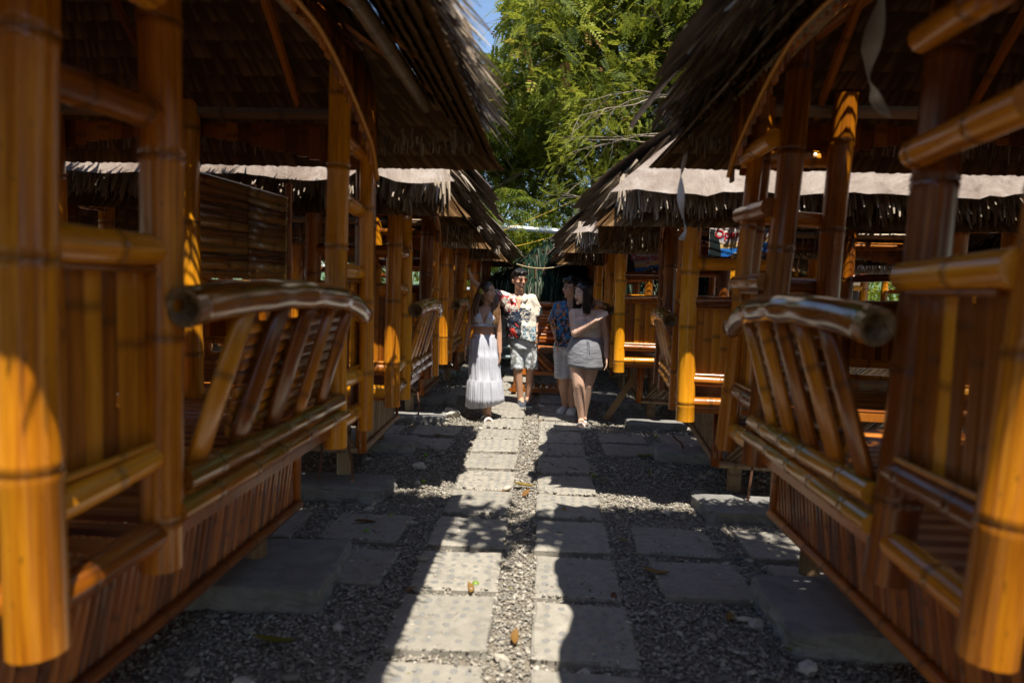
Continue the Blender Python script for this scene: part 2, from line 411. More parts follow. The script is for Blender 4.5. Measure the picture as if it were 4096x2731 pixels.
# gravel: one stuff object, a pebble on every point
def build_gravel():
    def pebble(seed):
        me = bpy.data.meshes.new('pebble'); import bmesh
        bm = bmesh.new(); bmesh.ops.create_icosphere(bm, subdivisions=1, radius=1)
        r = random.Random(seed); ex = (r.uniform(.9, 1.9), r.uniform(.65, 1), r.uniform(.45, .75))
        for v in bm.verts:
            v.co = Vector((v.co.x * ex[0], v.co.y * ex[1], v.co.z * ex[2])) * r.uniform(.78, 1.12)
        for f in bm.faces: f.smooth = seed % 2 == 0
        bm.to_mesh(me); bm.free(); me.materials.append(M_GRAVEL); return me
    pc = bpy.data.collections.new('pebble_shapes')
    for i in range(6): pc.objects.link(bpy.data.objects.new('pebble_shape', pebble(i)))
    def field(n, x0, x1, y0, y1, a, b_):
        x = rs.uniform(x0, x1, n); y = rs.uniform(y0, y1, n); s = rs.uniform(a, b_, n) * (rs.rand(n) ** 1.5 * .8 + .55)
        return np.stack([x, y, s], 1)
    P = np.concatenate([field(95000, -2.2, 2.2, 1.9, 5.2, .0045, .0085), field(48000, -2.3, 2.3, 5.2, 8.4, .006, .011),
                        field(22000, -2.6, 2.6, 8.4, 13, .009, .014), field(9000, -3.5, 3.5, 2, 10, .008, .013), field(500, -1.8, 1.8, 2, 8, .018, .032)])
    keep = np.ones(len(P), bool)
    for (x, y, w, l) in SLABS:
        ins = (abs(P[:, 0] - x) < w / 2 - .008) & (abs(P[:, 1] - y) < l / 2 - .008)
        keep &= ~(ins & (rs.rand(len(P)) > .035))
    P = P[keep]
    onslab = np.zeros(len(P), bool)
    for (x, y, w, l) in SLABS: onslab |= (abs(P[:, 0] - x) < w / 2) & (abs(P[:, 1] - y) < l / 2)
    z = np.array([ground_h(a, b_) for a, b_ in P[:, :2]]) + P[:, 2] * .35 + onslab * .032 + (~onslab) * rs.uniform(0, .012, len(P))
    V = np.stack([P[:, 0], P[:, 1], z], 1)
    me = bpy.data.meshes.new('gravel'); me.vertices.add(len(V)); me.vertices.foreach_set('co', V.astype(np.float32).ravel())
    a = me.attributes.new('scl', 'FLOAT', 'POINT'); a.data.foreach_set('value', P[:, 2].astype(np.float32))
    rot = rs.uniform(-.35, .35, (len(V), 3)); rot[:, 2] = rs.uniform(0, 6.283, len(V))
    a = me.attributes.new('rot', 'FLOAT_VECTOR', 'POINT'); a.data.foreach_set('vector', rot.astype(np.float32).ravel())
    o = link('gravel', me); tag(o, 'loose pale coral gravel filling the ground around the path slabs', None, None, 'stuff')
    ng = bpy.data.node_groups.new('scatter_pebbles', 'GeometryNodeTree')
    ng.interface.new_socket('Geometry', in_out='INPUT', socket_type='NodeSocketGeometry'); ng.interface.new_socket('Geometry', in_out='OUTPUT', socket_type='NodeSocketGeometry')
    N = ng.nodes; gi = N.new('NodeGroupInput'); go = N.new('NodeGroupOutput')
    iop = N.new('GeometryNodeInstanceOnPoints'); ci = N.new('GeometryNodeCollectionInfo'); ci.inputs['Collection'].default_value = pc
    ci.inputs['Separate Children'].default_value = True; ci.inputs['Reset Children'].default_value = True
    iop.inputs['Pick Instance'].default_value = True
    s = N.new('GeometryNodeInputNamedAttribute'); s.data_type = 'FLOAT'; s.inputs[0].default_value = 'scl'
    t = N.new('GeometryNodeInputNamedAttribute'); t.data_type = 'FLOAT_VECTOR'; t.inputs[0].default_value = 'rot'
    L = ng.links; L.new(gi.outputs[0], iop.inputs['Points']); L.new(ci.outputs[0], iop.inputs['Instance'])
    L.new(s.outputs[0], iop.inputs['Scale']); L.new(t.outputs[0], iop.inputs['Rotation']); L.new(iop.outputs[0], go.inputs[0])
    mod = o.modifiers.new('scatter', 'NODES'); mod.node_group = ng
build_gravel()

# concrete footings
def footing(x, y, w, l, h, label, rz=0.0):
    import bmesh
    bm = bmesh.new(); bmesh.ops.create_cube(bm, size=1.0); bmesh.ops.subdivide_edges(bm, edges=bm.edges[:], cuts=15, use_grid_fill=True)
    off = Vector((x * 7, y * 3, 1))
    for v in bm.verts:
        q = Vector((v.co.x * w, v.co.y * l, v.co.z * (h + .06)))
        e = sum(1 for c in (v.co.x, v.co.y, v.co.z) if abs(c) > .46)
        n = mnoise.noise(q * 9 + off) * .018 + mnoise.noise(q * 26 + off) * .010 + mnoise.noise(q * 70 + off) * .004
        side_ = 1.0 if abs(v.co.z) < .49 else .25
        d = Vector((v.co.x * 2, v.co.y * 2, 0 if side_ == 1 else v.co.z)); q += d * n * side_ * 1.3
        if e >= 2: q -= Vector((v.co.x, v.co.y, v.co.z * .5)) * (.02 + .035 * max(0, mnoise.noise(q * 14 + off)))
        q.z += h / 2 - .03 + (mnoise.noise(Vector((q.x * 2, q.y * 2, x))) * .012 if v.co.z > .4 else 0); v.co = q
    me = bpy.data.meshes.new('concrete_footing'); bm.to_mesh(me); bm.free(); me.materials.append(M_PAD)
    o = link('concrete_footing', me, None, (x, y, 0)); o.rotation_euler.z = rz
    tag(o, label, 'concrete block', 'concrete footings under the hut legs'); return o

# ------------------------------------------------------------------ thatch
def blades(P0, D, Lg, W, up, droop, uvx, segs=2, tipw=.25):
    """arrays: root points, unit directions, lengths, widths, up normals -> verts, quads"""
    n = len(P0); side = np.cross(D, up); side /= (np.linalg.norm(side, axis=1, keepdims=True) + 1e-9)
    V = np.zeros((n, (segs + 1) * 2, 3)); U = np.zeros((n, (segs + 1) * 2, 2))
    for s_ in range(segs + 1):
        t = s_ / segs; w = W * (1 - (1 - tipw) * t ** 1.6)
        c = P0 + D * (Lg * t)[:, None]; c[:, 2] -= droop * t * t
        V[:, 2 * s_] = c - side * (w / 2)[:, None]; V[:, 2 * s_ + 1] = c + side * (w / 2)[:, None]
        U[:, 2 * s_, 0] = uvx; U[:, 2 * s_ + 1, 0] = uvx; U[:, 2 * s_, 1] = t; U[:, 2 * s_ + 1, 1] = t
    k = (segs + 1) * 2
    F = np.concatenate([np.stack([np.arange(n) * k + 2 * s_, np.arange(n) * k + 2 * s_ + 1, np.arange(n) * k + 2 * s_ + 3, np.arange(n) * k + 2 * s_ + 2], 1) for s_ in range(segs)])
    return V.reshape(-1, 3), F, U.reshape(-1, 2)

def cat(parts):
    V = []; F = []; U = []; o = 0
    for v, f, u in parts: V.append(v); F.append(f + o); U.append(u); o += len(v)
    return np.concatenate(V), np.concatenate(F), np.concatenate(U)

def roof_quads(x0, x1, y0, y1, ze, za, ridge=.25):
    """four slopes as (eaveA, eaveB, topA, topB) corner points, counter-clockwise seen from above"""
    cx, cy = (x0 + x1) / 2, (y0 + y1) / 2; r = ridge
    A, B, C, D = [np.array(p, float) for p in ((x0, y0, ze), (x1, y0, ze), (x1, y1, ze), (x0, y1, ze))]
    a, b, c, d = [np.array(p, float) for p in ((cx - r, cy - r, za), (cx + r, cy - r, za), (cx + r, cy + r, za), (cx - r, cy + r, za))]
    return [(A, B, a, b), (B, C, b, c), (C, D, c, d), (D, A, d, a)]

def thatch_roof(name, x0, x1, y0, y1, ze, za, seed, dens=1.0, mat=None, thick=.15, tip=.10, wid=.021):
    r = np.random.RandomState(seed); parts = []
    for si, (A, B, a, b) in enumerate(roof_quads(x0, x1, y0, y1, ze, za)):
        up = np.cross(B - A, a - A); up /= np.linalg.norm(up)
        dn = (A - a) - np.dot(A - a, (B - A) / np.linalg.norm(B - A)) * (B - A) / np.linalg.norm(B - A); sl = np.linalg.norm(dn); dn /= sl
        rows = int(sl / .13)
        for k_ in range(rows + 1):
            t = k_ / rows; L = A + (a - A) * t; Rr = B + (b - B) * t; wlen = np.linalg.norm(Rr - L)
            n = max(6, int(wlen / .019 * dens * (9.0 if k_ == 0 else 2.0)))
            s = r.rand(n); P = L + (Rr - L) * s[:, None]
            Lg = r.uniform(.16, .30, n); lift = r.uniform(.01, thick, n) if k_ == 0 else r.uniform(.03, thick * .8, n)
            if k_ == 0: Lg = r.uniform(.07, .08 + tip, n); P = P - dn * .10
            P = P + up * (lift + (.06 if k_ else .0))[:, None]
            fan = (r.rand(n) - .5) * .5; al = (B - A) / np.linalg.norm(B - A)
            D = dn[None, :] + al[None, :] * fan[:, None] + up[None, :] * (r.uniform(-.12, .06, n) if k_ else (r.uniform(-.95, -.05, n) if si % 2 == 0 else r.uniform(-.12, .14, n)) * (1 - lift / thick * .5))[:, None]
            D /= np.linalg.norm(D, axis=1, keepdims=True)
            W = r.uniform(.6, 1.5, n) * wid; upn = np.tile(up, (n, 1)) + (r.rand(n, 3) - .5) * 1.3
            uvx = np.clip(r.beta(2, 2, n) * .8 + .15 - (lift < .04) * .25, 0, 1)
            parts.append(blades(P, D, Lg, W, upn, r.uniform(0, .06, n) + (k_ == 0) * (.03 if si % 2 == 0 else .0), uvx))
    V, F, U = cat(parts)
    return mesh_arrays(name, V, F, mat or M_THATCH, U, False)

def under_roof(name, x0, x1, y0, y1, ze, za, seed):
    """inner face of the thatch: rows of folded shingle leaves, stepped like lapped boards"""
    r = np.random.RandomState(seed); V = []; F = []; U = []
    for (A, B, a, b) in roof_quads(x0, x1, y0, y1, ze, za):
        up = np.cross(B - A, a - A); up /= np.linalg.norm(up)
        rows = max(4, int(np.linalg.norm((A + B) / 2 - (a + b) / 2) / .075))
        for k_ in range(rows):
            t0, t1 = (k_ / rows - .12) / 1.0, (k_ + 1.25) / rows; t1 = min(t1, 1); t0 = t0 + .12 * k_ / rows
            L0, R0, L1, R1 = A + (a - A) * t0, B + (b - B) * t0, A + (a - A) * t1, B + (b - B) * t1
            n = max(3, int(np.linalg.norm(R0 - L0) / .017)); base = len(V)
            for i in range(n + 1):
                s = i / n; j = r.uniform(-.005, .005); hgt = r.uniform(.0, .007)
                p = L0 + (R0 - L0) * s; q = L1 + (R1 - L1) * s; dd = (p - q) / (np.linalg.norm(p - q) + 1e-9)
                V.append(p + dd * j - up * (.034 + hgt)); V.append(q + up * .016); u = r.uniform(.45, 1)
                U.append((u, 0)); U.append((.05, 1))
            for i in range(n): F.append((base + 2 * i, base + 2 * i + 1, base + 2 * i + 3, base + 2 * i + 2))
    return mesh_arrays(name, V, F, M_UNDER, U, False)

def cover_mesh(name, x0, x1, y0, y1, ze, za, seed, sides=(0, 1, 2, 3), lift=.225, drop=.0):
    V = []; F = []; U = []
    for si, (A, B, a, b) in enumerate(roof_quads(x0, x1, y0, y1, ze, za)):
        if si not in sides: continue
        up = np.cross(B - A, a - A); up /= np.linalg.norm(up); n, m = 44, 14; base = len(V)
        for j in range(m + 1):
            for i in range(n + 1):
                s = i / n; t = j / m
                w0 = .065 * mnoise.noise(Vector((s * 9 + seed, si * 3.1, 0))) + .02 * mnoise.noise(Vector((s * 31, si, seed)))
                ov = .05 if si in (0, 2) else .10
                tt = (t * (1 + ov) - ov) + (w0 - drop) * (1 - t) ** 2
                p = (A + (a - A) * tt) * (1 - s) + (B + (b - B) * tt) * s
                dz = .025 * mnoise.noise(Vector((p[0] * 3, p[1] * 3, seed))) + .012 * mnoise.noise(Vector((p[0] * 11, p[1] * 11, seed)))
                V.append(p + up * (lift + dz) - np.array((0, 0, .05)) * (1 - t) ** 8); U.append((s, t))
        for j in range(m):
            for i in range(n): q = base + j * (n + 1) + i; F.append((q, q + 1, q + n + 2, q + n + 1))
    return mesh_arrays(name, V, F, M_PLASTIC, U, True)

# ------------------------------------------------------------------ hut
def build_hut(side, P, seed, label, detail=2):
    """side -1: hut left of the path, +1: right. local frame: u away from the path, v along it"""
    global rnd
    rnd = random.Random(seed)
    L, D = P['L'], P['D']; zr = P['rungs']; zb = P['zbot']; zt = P['ztop']; fl = P['floor']
    root = empty('nipa_hut'); tag(root, label, 'bamboo hut', 'bamboo huts lining the path')
    def W(u, v, z): return Vector((side * u, v, z))
    def fp(face, s, o, z):
        if face == 'path': return W(-o, s, z)
        if face == 'south': return W(s, -o, z)
        if face == 'north': return W(s, L + o, z)
        return W(D + o, s, z)
    def fn(face): return (fp(face, 0, 1, 0) - fp(face, 0, 0, 0)).normalized()
    def flen(face): return L if face in ('path', 'back') else D
    lean = P.get('lean', 0.0)
    _o = P['over']; _cx, _cy = (D - _o[0] + _o[3]) / 2, (L - _o[1] + _o[2]) / 2; _hx, _hy = (D + _o[0] + _o[3]) / 2, (L + _o[1] + _o[2]) / 2
    def roofz(face, s, o):
        u, v = {'path': (-o, s), 'south': (s, -o), 'north': (s, L + o), 'back': (D + o, s)}[face]
        return P['ze'] + (P['za'] - P['ze']) * min((_hx - abs(u - _cx)) / (_hx - .25), (_hy - abs(v - _cy)) / (_hy - .25))
    def post(s, face, r=.056, zb_=None, zt_=None, o=0.0):
        zt_ = min(zt_ or zt, roofz(face, s, o) + .0)
        p0 = fp(face, s, o, zb_ if zb_ is not None else zb + rnd.uniform(-.02, .02)); p1 = fp(face, s, o - lean, zt_ or zt)
        q = MB().bamboo(p0, p1, r, 14, .42, wob=.006).obj('post', BB, root); return q
    e = P['pan']; es = P.get('pans', e)
    # posts
    for face, ss in (('path', (0, e, L - P['pan2'], L)), ('back', (0, e, L - P['pan2'], L)), ('south', (es, D - es)), ('north', (P.get('nin', es), D - es))):
        for s in ss: post(s, face, rnd.uniform(.052, .060) * P.get('fat', 1))
    # second half poles doubling the corner posts
    for s in (L - .075,): post(s, 'path', .04, zt_=zt, o=.035)
    # ladders and slatted panels
    def ladder(face, s0, s1, slats=True, zs=None):
        for z in (zs or zr):
            dz = rnd.uniform(-.012, .012)
            MB().bamboo(fp(face, s0, 0, z + dz), fp(face, s1, 0, z - dz), rnd.uniform(.036, .043), 12, .26).obj('rung', BB, root)
        if slats:
            w = .05; n = max(3, int((s1 - s0 - .09) / w)); w = (s1 - s0 - .09) / n
            for i in range(n):
                sc = s0 + .045 + w * (i + .5); o = -.012 + rnd.uniform(-.003, .003)
                MB().slat(fp(face, sc, o, zr[3] + .03), fp(face, sc, o, zr[2] - .03), w * 1.01, fn(face), .0045, 3).obj('wall_slat', M_SLAT, root)
            for z in (zr[3] + .045, zr[2] - .045):
                MB().bamboo(fp(face, s0 + .04, .012, z), fp(face, s1 - .04, .012, z), .009, 6, .3).obj('trim_strip', M_SLAT, root)
    ladder('path', 0, e); ladder('path', L - P['pan2'], L)
    ladder('south', 0, es); ladder('south', D - es, D)
    ladder('north', 0, P.get('nin', es), P.get('nslat', True), None if P.get('nslat', True) else [zr[4]]); ladder('north', D - es, D)
    ladder('back', 0, e); ladder('back', L - P['pan2'], L)
    # leaning benches on path side and back
    for face in ('path', 'back'):
        b0, b1 = e, L - P['pan2']
        zr0, zr1, zmid = P['bench']
        o1 = .085
        s0, s1 = b0 - .05, b1 + P.get('railx', .16)
        pts = []; rad = []; rg = []; n = 30; nodes = [rnd.uniform(.1, .2), .3, .45, .57, .68, .79, .9]
        for i in range(n + 1):
            t = i / n; z = zr0 + (zr1 - zr0) * t + zmid * (math.sin(math.pi * min(1, t * 1.02)) ** .8) - .03 * max(0, t - .8) / .2
            o = o1 + .035 * math.sin(math.pi * t) + .004 * math.sin(t * 31)
            pts.append(fp(face, s0 + (s1 - s0) * t, o, z)); g = min(abs(t - q) for q in nodes)
            rg.append(max(0, 1 - g / .02)); rad.append((.051 - .006 * t) * (1 + .06 * max(0, 1 - abs(g - .013) / .014)) * (1 if t > .02 else 1.01))
        m = MB(); m.tube(pts, rad, 18, True, 0, rg, True, v0=rnd.uniform(0, 9)); m.obj('top_rail', [M_RAIL, M_CUT], root)
        ns = 5
        for i in range(ns):
            t = (i + .6) / (ns + .1); s = b0 + .06 + (b1 - b0 - .12) * t
            w = rnd.uniform(.085, .105) * P.get('strut', 1)
            MB().slat(fp(face, s - .09, .012, P['bbot'] - .02), fp(face, s + .035, o1 + .02, zr0 + zmid * .6 - .035), w, fn(face) + Vector((0, 0, .2)), .024, 5).obj('strut', M_SLAT, root)
        if P.get('ribs', True):
            q = 9; zz0, zz1 = P['bbot'] + .01, zr0 - .05
            for i in range(q):
                t = (i + .5) / q; z = zz0 + (zz1 - zz0) * t; o = -.02 + .075 * t
                a = P.get('rib0', .35); h = (zz1 - zz0) / q * 1.03
                MB().slat(fp(face, b0 + (b1 - b0) * a, o, z + rnd.uniform(-.004, .004)), fp(face, b1 - .04, o, z + rnd.uniform(-.004, .004)), h * .97, fn(face), .014, 4).obj('back_rib', M_SLAT, root)
        MB().bamboo(fp(face, b0 + .03, .03, P['bbot'] - .03), fp(face, b1 - .03, .03, P['bbot'] - .035), .034, 12, .25).obj('bench_rail', [M_RAIL, M_CUT], root)
        MB().bamboo(fp(face, b0 + .0, .035, P['bbot'] - .105), fp(face, b1 + .03, .035, P['bbot'] - .105), .030, 12, .28).obj('bench_rail', [M_RAIL, M_CUT], root)
    # floor of split bamboo, edge beams
    n = 22
    for i in range(n):
        v = .02 + (L - .04) * (i + .5) / n
        MB().slat(W(.03, v, fl), W(D - .03, v, fl), (L - .04) / n * .9, (0, 0, 1), .012, 3).obj('floor_slat', M_RED, root)
    for face in ('path', 'south', 'north', 'back'):
        ln = flen(face)
        m = MB(); c = (fp(face, 0, 0, fl - .035) + fp(face, ln, 0, fl - .035)) / 2; a = fp(face, ln, 0, 0) - fp(face, 0, 0, 0)
        m.box(c - fn(face) * .02, (abs(a.x) + .03, abs(a.y) + .03, .05) if True else 0); m.obj('edge_beam', M_RED, root)
    # skirt below the floor
    so = -P.get('skin', .30); sb = P['skz']; st = fl - .06
    for face in (('path', 'south') if detail > 1 else ('path',)):
        a0, a1 = (P['sk0'], P['sk1']) if face == 'path' else (-so, D - .35)
        if face == 'south': so_ = -P['sk0']
        else: so_ = so
        w = .042; n = int((a1 - a0) / w)
        tilt = P['tilt'] if face == 'path' else .42
        for i in range(n):
            s = a0 + w * (i + .5); d = tilt * rnd.uniform(.85, 1.15)
            s_top = min(max(s + d, a0), a1 + .1)
            fr = (s_top - s) / d if abs(d) > 1e-4 else 1
            zt_ = sb + (st - sb) * max(.12, min(1, fr))
            MB().slat(fp(face, s, so_, sb + .01), fp(face, s_top, so_, zt_), w * rnd.uniform(.6, .9), fn(face), .014, 3).obj('skirt_slat', P['skmat'], root)
        MB().bamboo(fp(face, a0 - .02, so_ + .025, sb), fp(face, a1 + .02, so_ + .025, sb - rnd.uniform(-.02, .02)), .026, 10, .22).obj('skirt_rail', [P['skmat'], M_CUT], root)
        m = MB()
        for z0 in (st + .01,):
            m.box((fp(face, a0, so_ - .02, z0) + fp(face, a1, so_ - .02, z0)) / 2, (.05 if face == 'path' else a1 - a0, a1 - a0 if face == 'path' else .05, .06))
        m.obj('joist', M_RED, root)
        for s in (a0 - .02, a1 + .03):
            MB().slat(fp(face, s, so_ + .01, sb - .02), fp(face, s, so_ + .01, st + .03), .08, fn(face), .02, 4).obj('corner_board', M_RED, root)
    # legs
    for (u, v) in P['legs']:
        MB().bamboo(W(u, v, .10), W(u, v, fl - .05), .05, 12, .35, taper=.98).obj('leg', [M_DRY, M_CUT], root)
    # valance of hanging split bamboo with an arched lower edge
    for face in ('path', 'north', 'south') if detail > 1 else ('path', 'south'):
        ln = flen(face); w = .062; n = int(ln / w); w = ln / n; zv = P['zval']
        arch = []
        for i in range(n):
            s = w * (i + .5); ztop = min(zv, roofz(face, s, .05) - .01); t = abs(s / ln * 2 - 1); dp = .10 + P['vdrop'] * (1 if face == 'path' else .55) * max(0, (t - .12)) ** 1.5
            MB().slat(fp(face, s, .05 + rnd.uniform(0, .006), ztop), fp(face, s, .05, ztop - dp - rnd.uniform(0, .012)), w * .98, fn(face), .016, 4).obj('valance_slat', M_RED, root)
            arch.append(fp(face, s, .072, ztop - dp + .025))
        m = MB(); m.tube(arch, .011, 6); m.obj('arch_trim', M_SLAT, root); ztop = min(zv, roofz(face, ln / 2, 0) - .02)
        MB().bamboo(fp(face, -.05, .0, ztop - .03), fp(face, ln + .05, .0, ztop - .03), .034, 10, .3).obj('wall_beam', [M_DRY, M_CUT], root)
    # roof frame
    op, os_, on, ob = P['over']; ze, za = P['ze'], P['za']
    lx0, lx1, ly0, ly1 = -op, D + ob, -os_, L + on
    X = sorted((side * lx0, side * lx1))
    eo = .24
    epts = [W(lx0 + eo, ly0 + .05, 0), W(lx1 - eo, ly0 + .05, 0), W(lx1 - eo, ly1 - .05, 0), W(lx0 + eo, ly1 - .05, 0)]
    apex = W((lx0 + lx1) / 2, (ly0 + ly1) / 2, 0)
    sl = (za - ze) / ((lx1 - lx0) / 2)
    for i in range(4):
        a, b_ = epts[i].copy(), epts[(i + 1) % 4].copy(); a.z = b_.z = ze + eo * sl - .055
        MB().bamboo(a, b_, .032, 12, .27, taper=.9).obj('eave_pole', [M_DRY, M_CUT], root)
        h = epts[i].copy(); h.z = ze + eo * sl - .02; tpt = apex.copy(); tpt.z = za - .08
        ext = h + (h - tpt).normalized() * .1
        MB().bamboo(ext, tpt, .034, 12, .35).obj('hip_rafter', [M_RED, M_CUT], root)
    for face, cnt in (('path', 4), ('south', 3), ('north', 3)):
        ln = flen(face)
        for i in range(cnt):
            s = ln * (i + .5) / cnt
            oo = {'path': op, 'south': os_, 'north': on}[face] - .06
            run = .62
            a = fp(face, s, oo, ze + .05); b_ = fp(face, s, oo - run - .25, ze + .05 + (run + .25) * ((za - ze) / ((lx1 - lx0) / 2 if face == 'path' else (ly1 - ly0) / 2)))
            MB().slat(a, b_, .045, (0, 0, -1), .02, 3).obj('rafter', M_RED, root)
    # thatch
    o = link('thatch', thatch_roof('thatch', X[0], X[1], ly0, ly1, ze, za, seed, P.get('dens', 1.0), tip=P.get('tip', .10)), root); o['kind'] = 'stuff'
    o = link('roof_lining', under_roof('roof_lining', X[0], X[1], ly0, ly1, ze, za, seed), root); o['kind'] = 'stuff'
    if P.get('cover'):
        o = link('plastic_cover', cover_mesh('plastic_cover', X[0], X[1], ly0, ly1, ze, za, seed % 17, P['cover'], drop=P.get('drop', 0)), root)
    return root

near = dict(L=2.3, D=2.1, pan=.43, pan2=.45, rungs=[2.12, 1.84, 1.52, 1.0, .81], zbot=.72, ztop=2.52, floor=.82, bench=(1.385, 1.345, .05), bbot=.96,
            sk0=.0, sk1=2.1, skz=.33, tip=.07, tilt=.13, skmat=M_RED, legs=[(.42, .4), (.42, 1.95), (1.7, .4), (1.7, 1.95)], zval=2.5, vdrop=.42,
            over=(.55, .27, .12, .5), ze=2.26, za=3.38, rib0=.26, fat=1.0)
nearL = dict(near, nin=.93, nslat=False)
nearR = dict(near, L=2.0, lean=-.0, over=(.28, .27, .12, .5), cover=(3,), drop=-.02)
nearR['lean'] = .10
mid = dict(L=1.85, D=2.1, pan=.40, pans=.52, tip=.13, pan2=.38, rungs=[1.95, 1.68, 1.44, .92, .78], zbot=.67, ztop=2.32, floor=.77, bench=(1.295, 1.265, .05), bbot=.92,
           sk0=.36, sk1=1.7, skz=.30, tilt=.05, skmat=M_DRY, legs=[(.42, .42), (.42, 1.6), (1.7, .42), (1.7, 1.6)], zval=2.3, vdrop=.34,
           over=(.36, .19, .05, .45), ze=2.03, za=3.05, cover=(0, 1, 2, 3), rib0=.1)
midR = dict(mid, over=(.48, .21, .05, .45))

def place(o, x, y, z=0, rz=0): o.location = (x, y, z); o.rotation_euler = (0, 0, rz); return o
h0 = h = place(build_hut(-1, nearL, 11, 'nearest hut on the left, its open-ended bamboo rail facing the camera'), -.965, 1.25, 0, R(-.6))
h = place(build_hut(1, nearR, 12, 'nearest hut on the right, with tied plastic strips hanging from its eave'), .94, 1.40); h1 = h
c = place(copy_tree(h0), -.97, -2.25); c['label'] = 'hut beside the camera on the left, whose roof shades the nearest post'
c = place(copy_tree(h1), .95, -2.05); c['label'] = 'hut beside the camera on the right, whose roof shades the nearest post'
hL = place(build_hut(-1, mid, 21, 'second hut on the left, beside the gravel in front of the woman in white'), -.96, 4.36, 0, R(1.6))
hR = place(build_hut(1, midR, 22, 'second hut on the right, holding the sign numbered 8'), .95, 4.48, -.02, R(-5))
c = place(copy_tree(hL), -1.04, 7.15, -.02, R(1)); c['label'] = 'third hut on the left, right behind the woman in the long white skirt'
c = place(copy_tree(hL), -1.0, 9.75, -.03, R(-.8)); c['label'] = 'farthest hut of the left row, behind the waving arm of the man in sunglasses'
c = place(copy_tree(hR), .82, 7.26, -.03, R(-1.5)); c['label'] = 'third hut on the right, holding the sign numbered 9, behind the woman in grey'
c = place(copy_tree(hR), .80, 9.8, -.05, R(1)); c['label'] = 'farthest hut of the right row, beyond the man in glasses'
c = place(copy_tree(hR), 4.0, 9.9, -.05, R(-3)); c['label'] = 'back row hut on the right with tree shade dappling its pale roof'
c = place(copy_tree(hL), -4.2, 8.4, -.05, R(2)); c['label'] = 'hut of the back row on the left, glimpsed through the nearer huts'
c = place(copy_tree(hR), 4.1, 5.6, -.05, R(2)); c['label'] = 'hut behind the second right hut, seen only between its bamboo posts'

SHELL = ('post', 'thatch', 'roof_lining', 'plastic_cover', 'floor_slat', 'leg', 'top_rail', 'strut')  # parts of the huts added out of view to keep bounced sunlight off the near ones
for src, x, y, lb in ((hL, -.97, -5.2, 'hut of the left row, second one behind the camera'), (hR, .95, -4.9, 'hut of the right row, second one behind the camera'), (hL, -4.3, 1.6, 'back row hut behind the nearest left hut'), (hL, -4.3, -1.6, 'back row hut left of the camera'),
                      (hR, 4.2, 1.9, 'back row hut behind the nearest right hut'), (hR, 4.2, -1.3, 'back row hut right of the camera'), (hL, -4.3, 4.9, 'back row hut behind the second left hut'), (hL, -.97, -8.0, 'hut of the left row, third one behind the camera'), (hR, .95, -7.8, 'hut of the right row, third one behind the camera')):
    c = place(copy_tree(src, SHELL), x, y, -.03, R(rnd.uniform(-2, 2))); c['label'] = lb
for a in [(-1.37, 4.60, .72, .40, .11, 'sunlit concrete block below the near corner of the second left hut'), (-1.4, 5.98, .62, .42, .10, 'shaded concrete block in the middle of the left row, beside loose slabs'),
          (-1.36, 7.28, .66, .34, .09, 'concrete block under the third left hut with a sunlit top'), (-1.38, 3.15, .86, .62, .12, 'large dark block of concrete under the nearest left hut'),
          (1.42, 4.50, .68, .40, .10, 'half sunlit concrete block below the second right hut'), (1.33, 6.02, .62, .40, .11, 'long concrete block with bent rebar behind the second right hut'),
          (1.25, 7.38, .60, .34, .09, 'concrete block under the leg of the third right hut'), (1.5, 3.0, .9, .6, .12, 'large dark block of concrete under the nearest right hut'),
          (-1.36, 8.55, .6, .34, .09, 'far concrete block under the back legs of the third left hut'), (1.2, 8.65, .6, .34, .09, 'far concrete block near the bare feet side of the right row')]:
    footing(*a, rz=R(rnd.uniform(-3, 3)))
# ------------------------------------------------------------------ hanging plastic strips, signs, ropes
rnd = random.Random(99)
M_STRIP = simple('torn_plastic_strip', (.55, .53, .50), .4, 0, 12, .3)
def strip(pts, ws, label):
    b = MB(); prev = None
    P_ = []; W_ = []
    for i in range(len(pts) - 1):
        for q in range(4):
            t = q / 4; P_.append(Vector(pts[i]).lerp(Vector(pts[i + 1]), t)); W_.append(ws[i] + (ws[i + 1] - ws[i]) * t)
    P_.append(Vector(pts[-1])); W_.append(ws[-1])
    for i, (p, w) in enumerate(zip(P_, W_)):
        a = i * .35; row = []
        for kx in (-1, -.4, .4, 1):
            d = Vector((math.cos(a) * kx, math.sin(a) * kx, 0)) * w / 2 + Vector((0, .006 * math.sin(kx * 9 + i), 0))
            row.append(b.vert(p + d, (kx, i)))
        if prev:
            for k_ in range(3): b.face([prev[k_], prev[k_ + 1], row[k_ + 1], row[k_]])
        prev = row
    o = b.obj('plastic_strip', M_STRIP); m = o.modifiers.new('thick', 'SOLIDIFY'); m.thickness = .0025
    tag(o, label, 'plastic strip', 'torn plastic strips tied to the right eave'); return o
strip([(.905, 2.03, 2.48), (.92, 2.03, 2.30), (.90, 2.03, 2.16), (.905, 2.03, 2.075), (.925, 2.03, 2.03), (.955, 2.03, 1.975)], [.035, .065, .05, .008, .03, .055], 'large knotted white plastic strip hanging under the near right eave')
strip([(.62, 3.15, 2.10), (.60, 3.15, 1.99), (.605, 3.15, 1.88), (.625, 3.15, 1.79), (.635, 3.15, 1.745), (.615, 3.15, 1.70)], [.012, .04, .035, .012, .008, .04], 'smaller knotted plastic strip at the far corner of the near right roof')

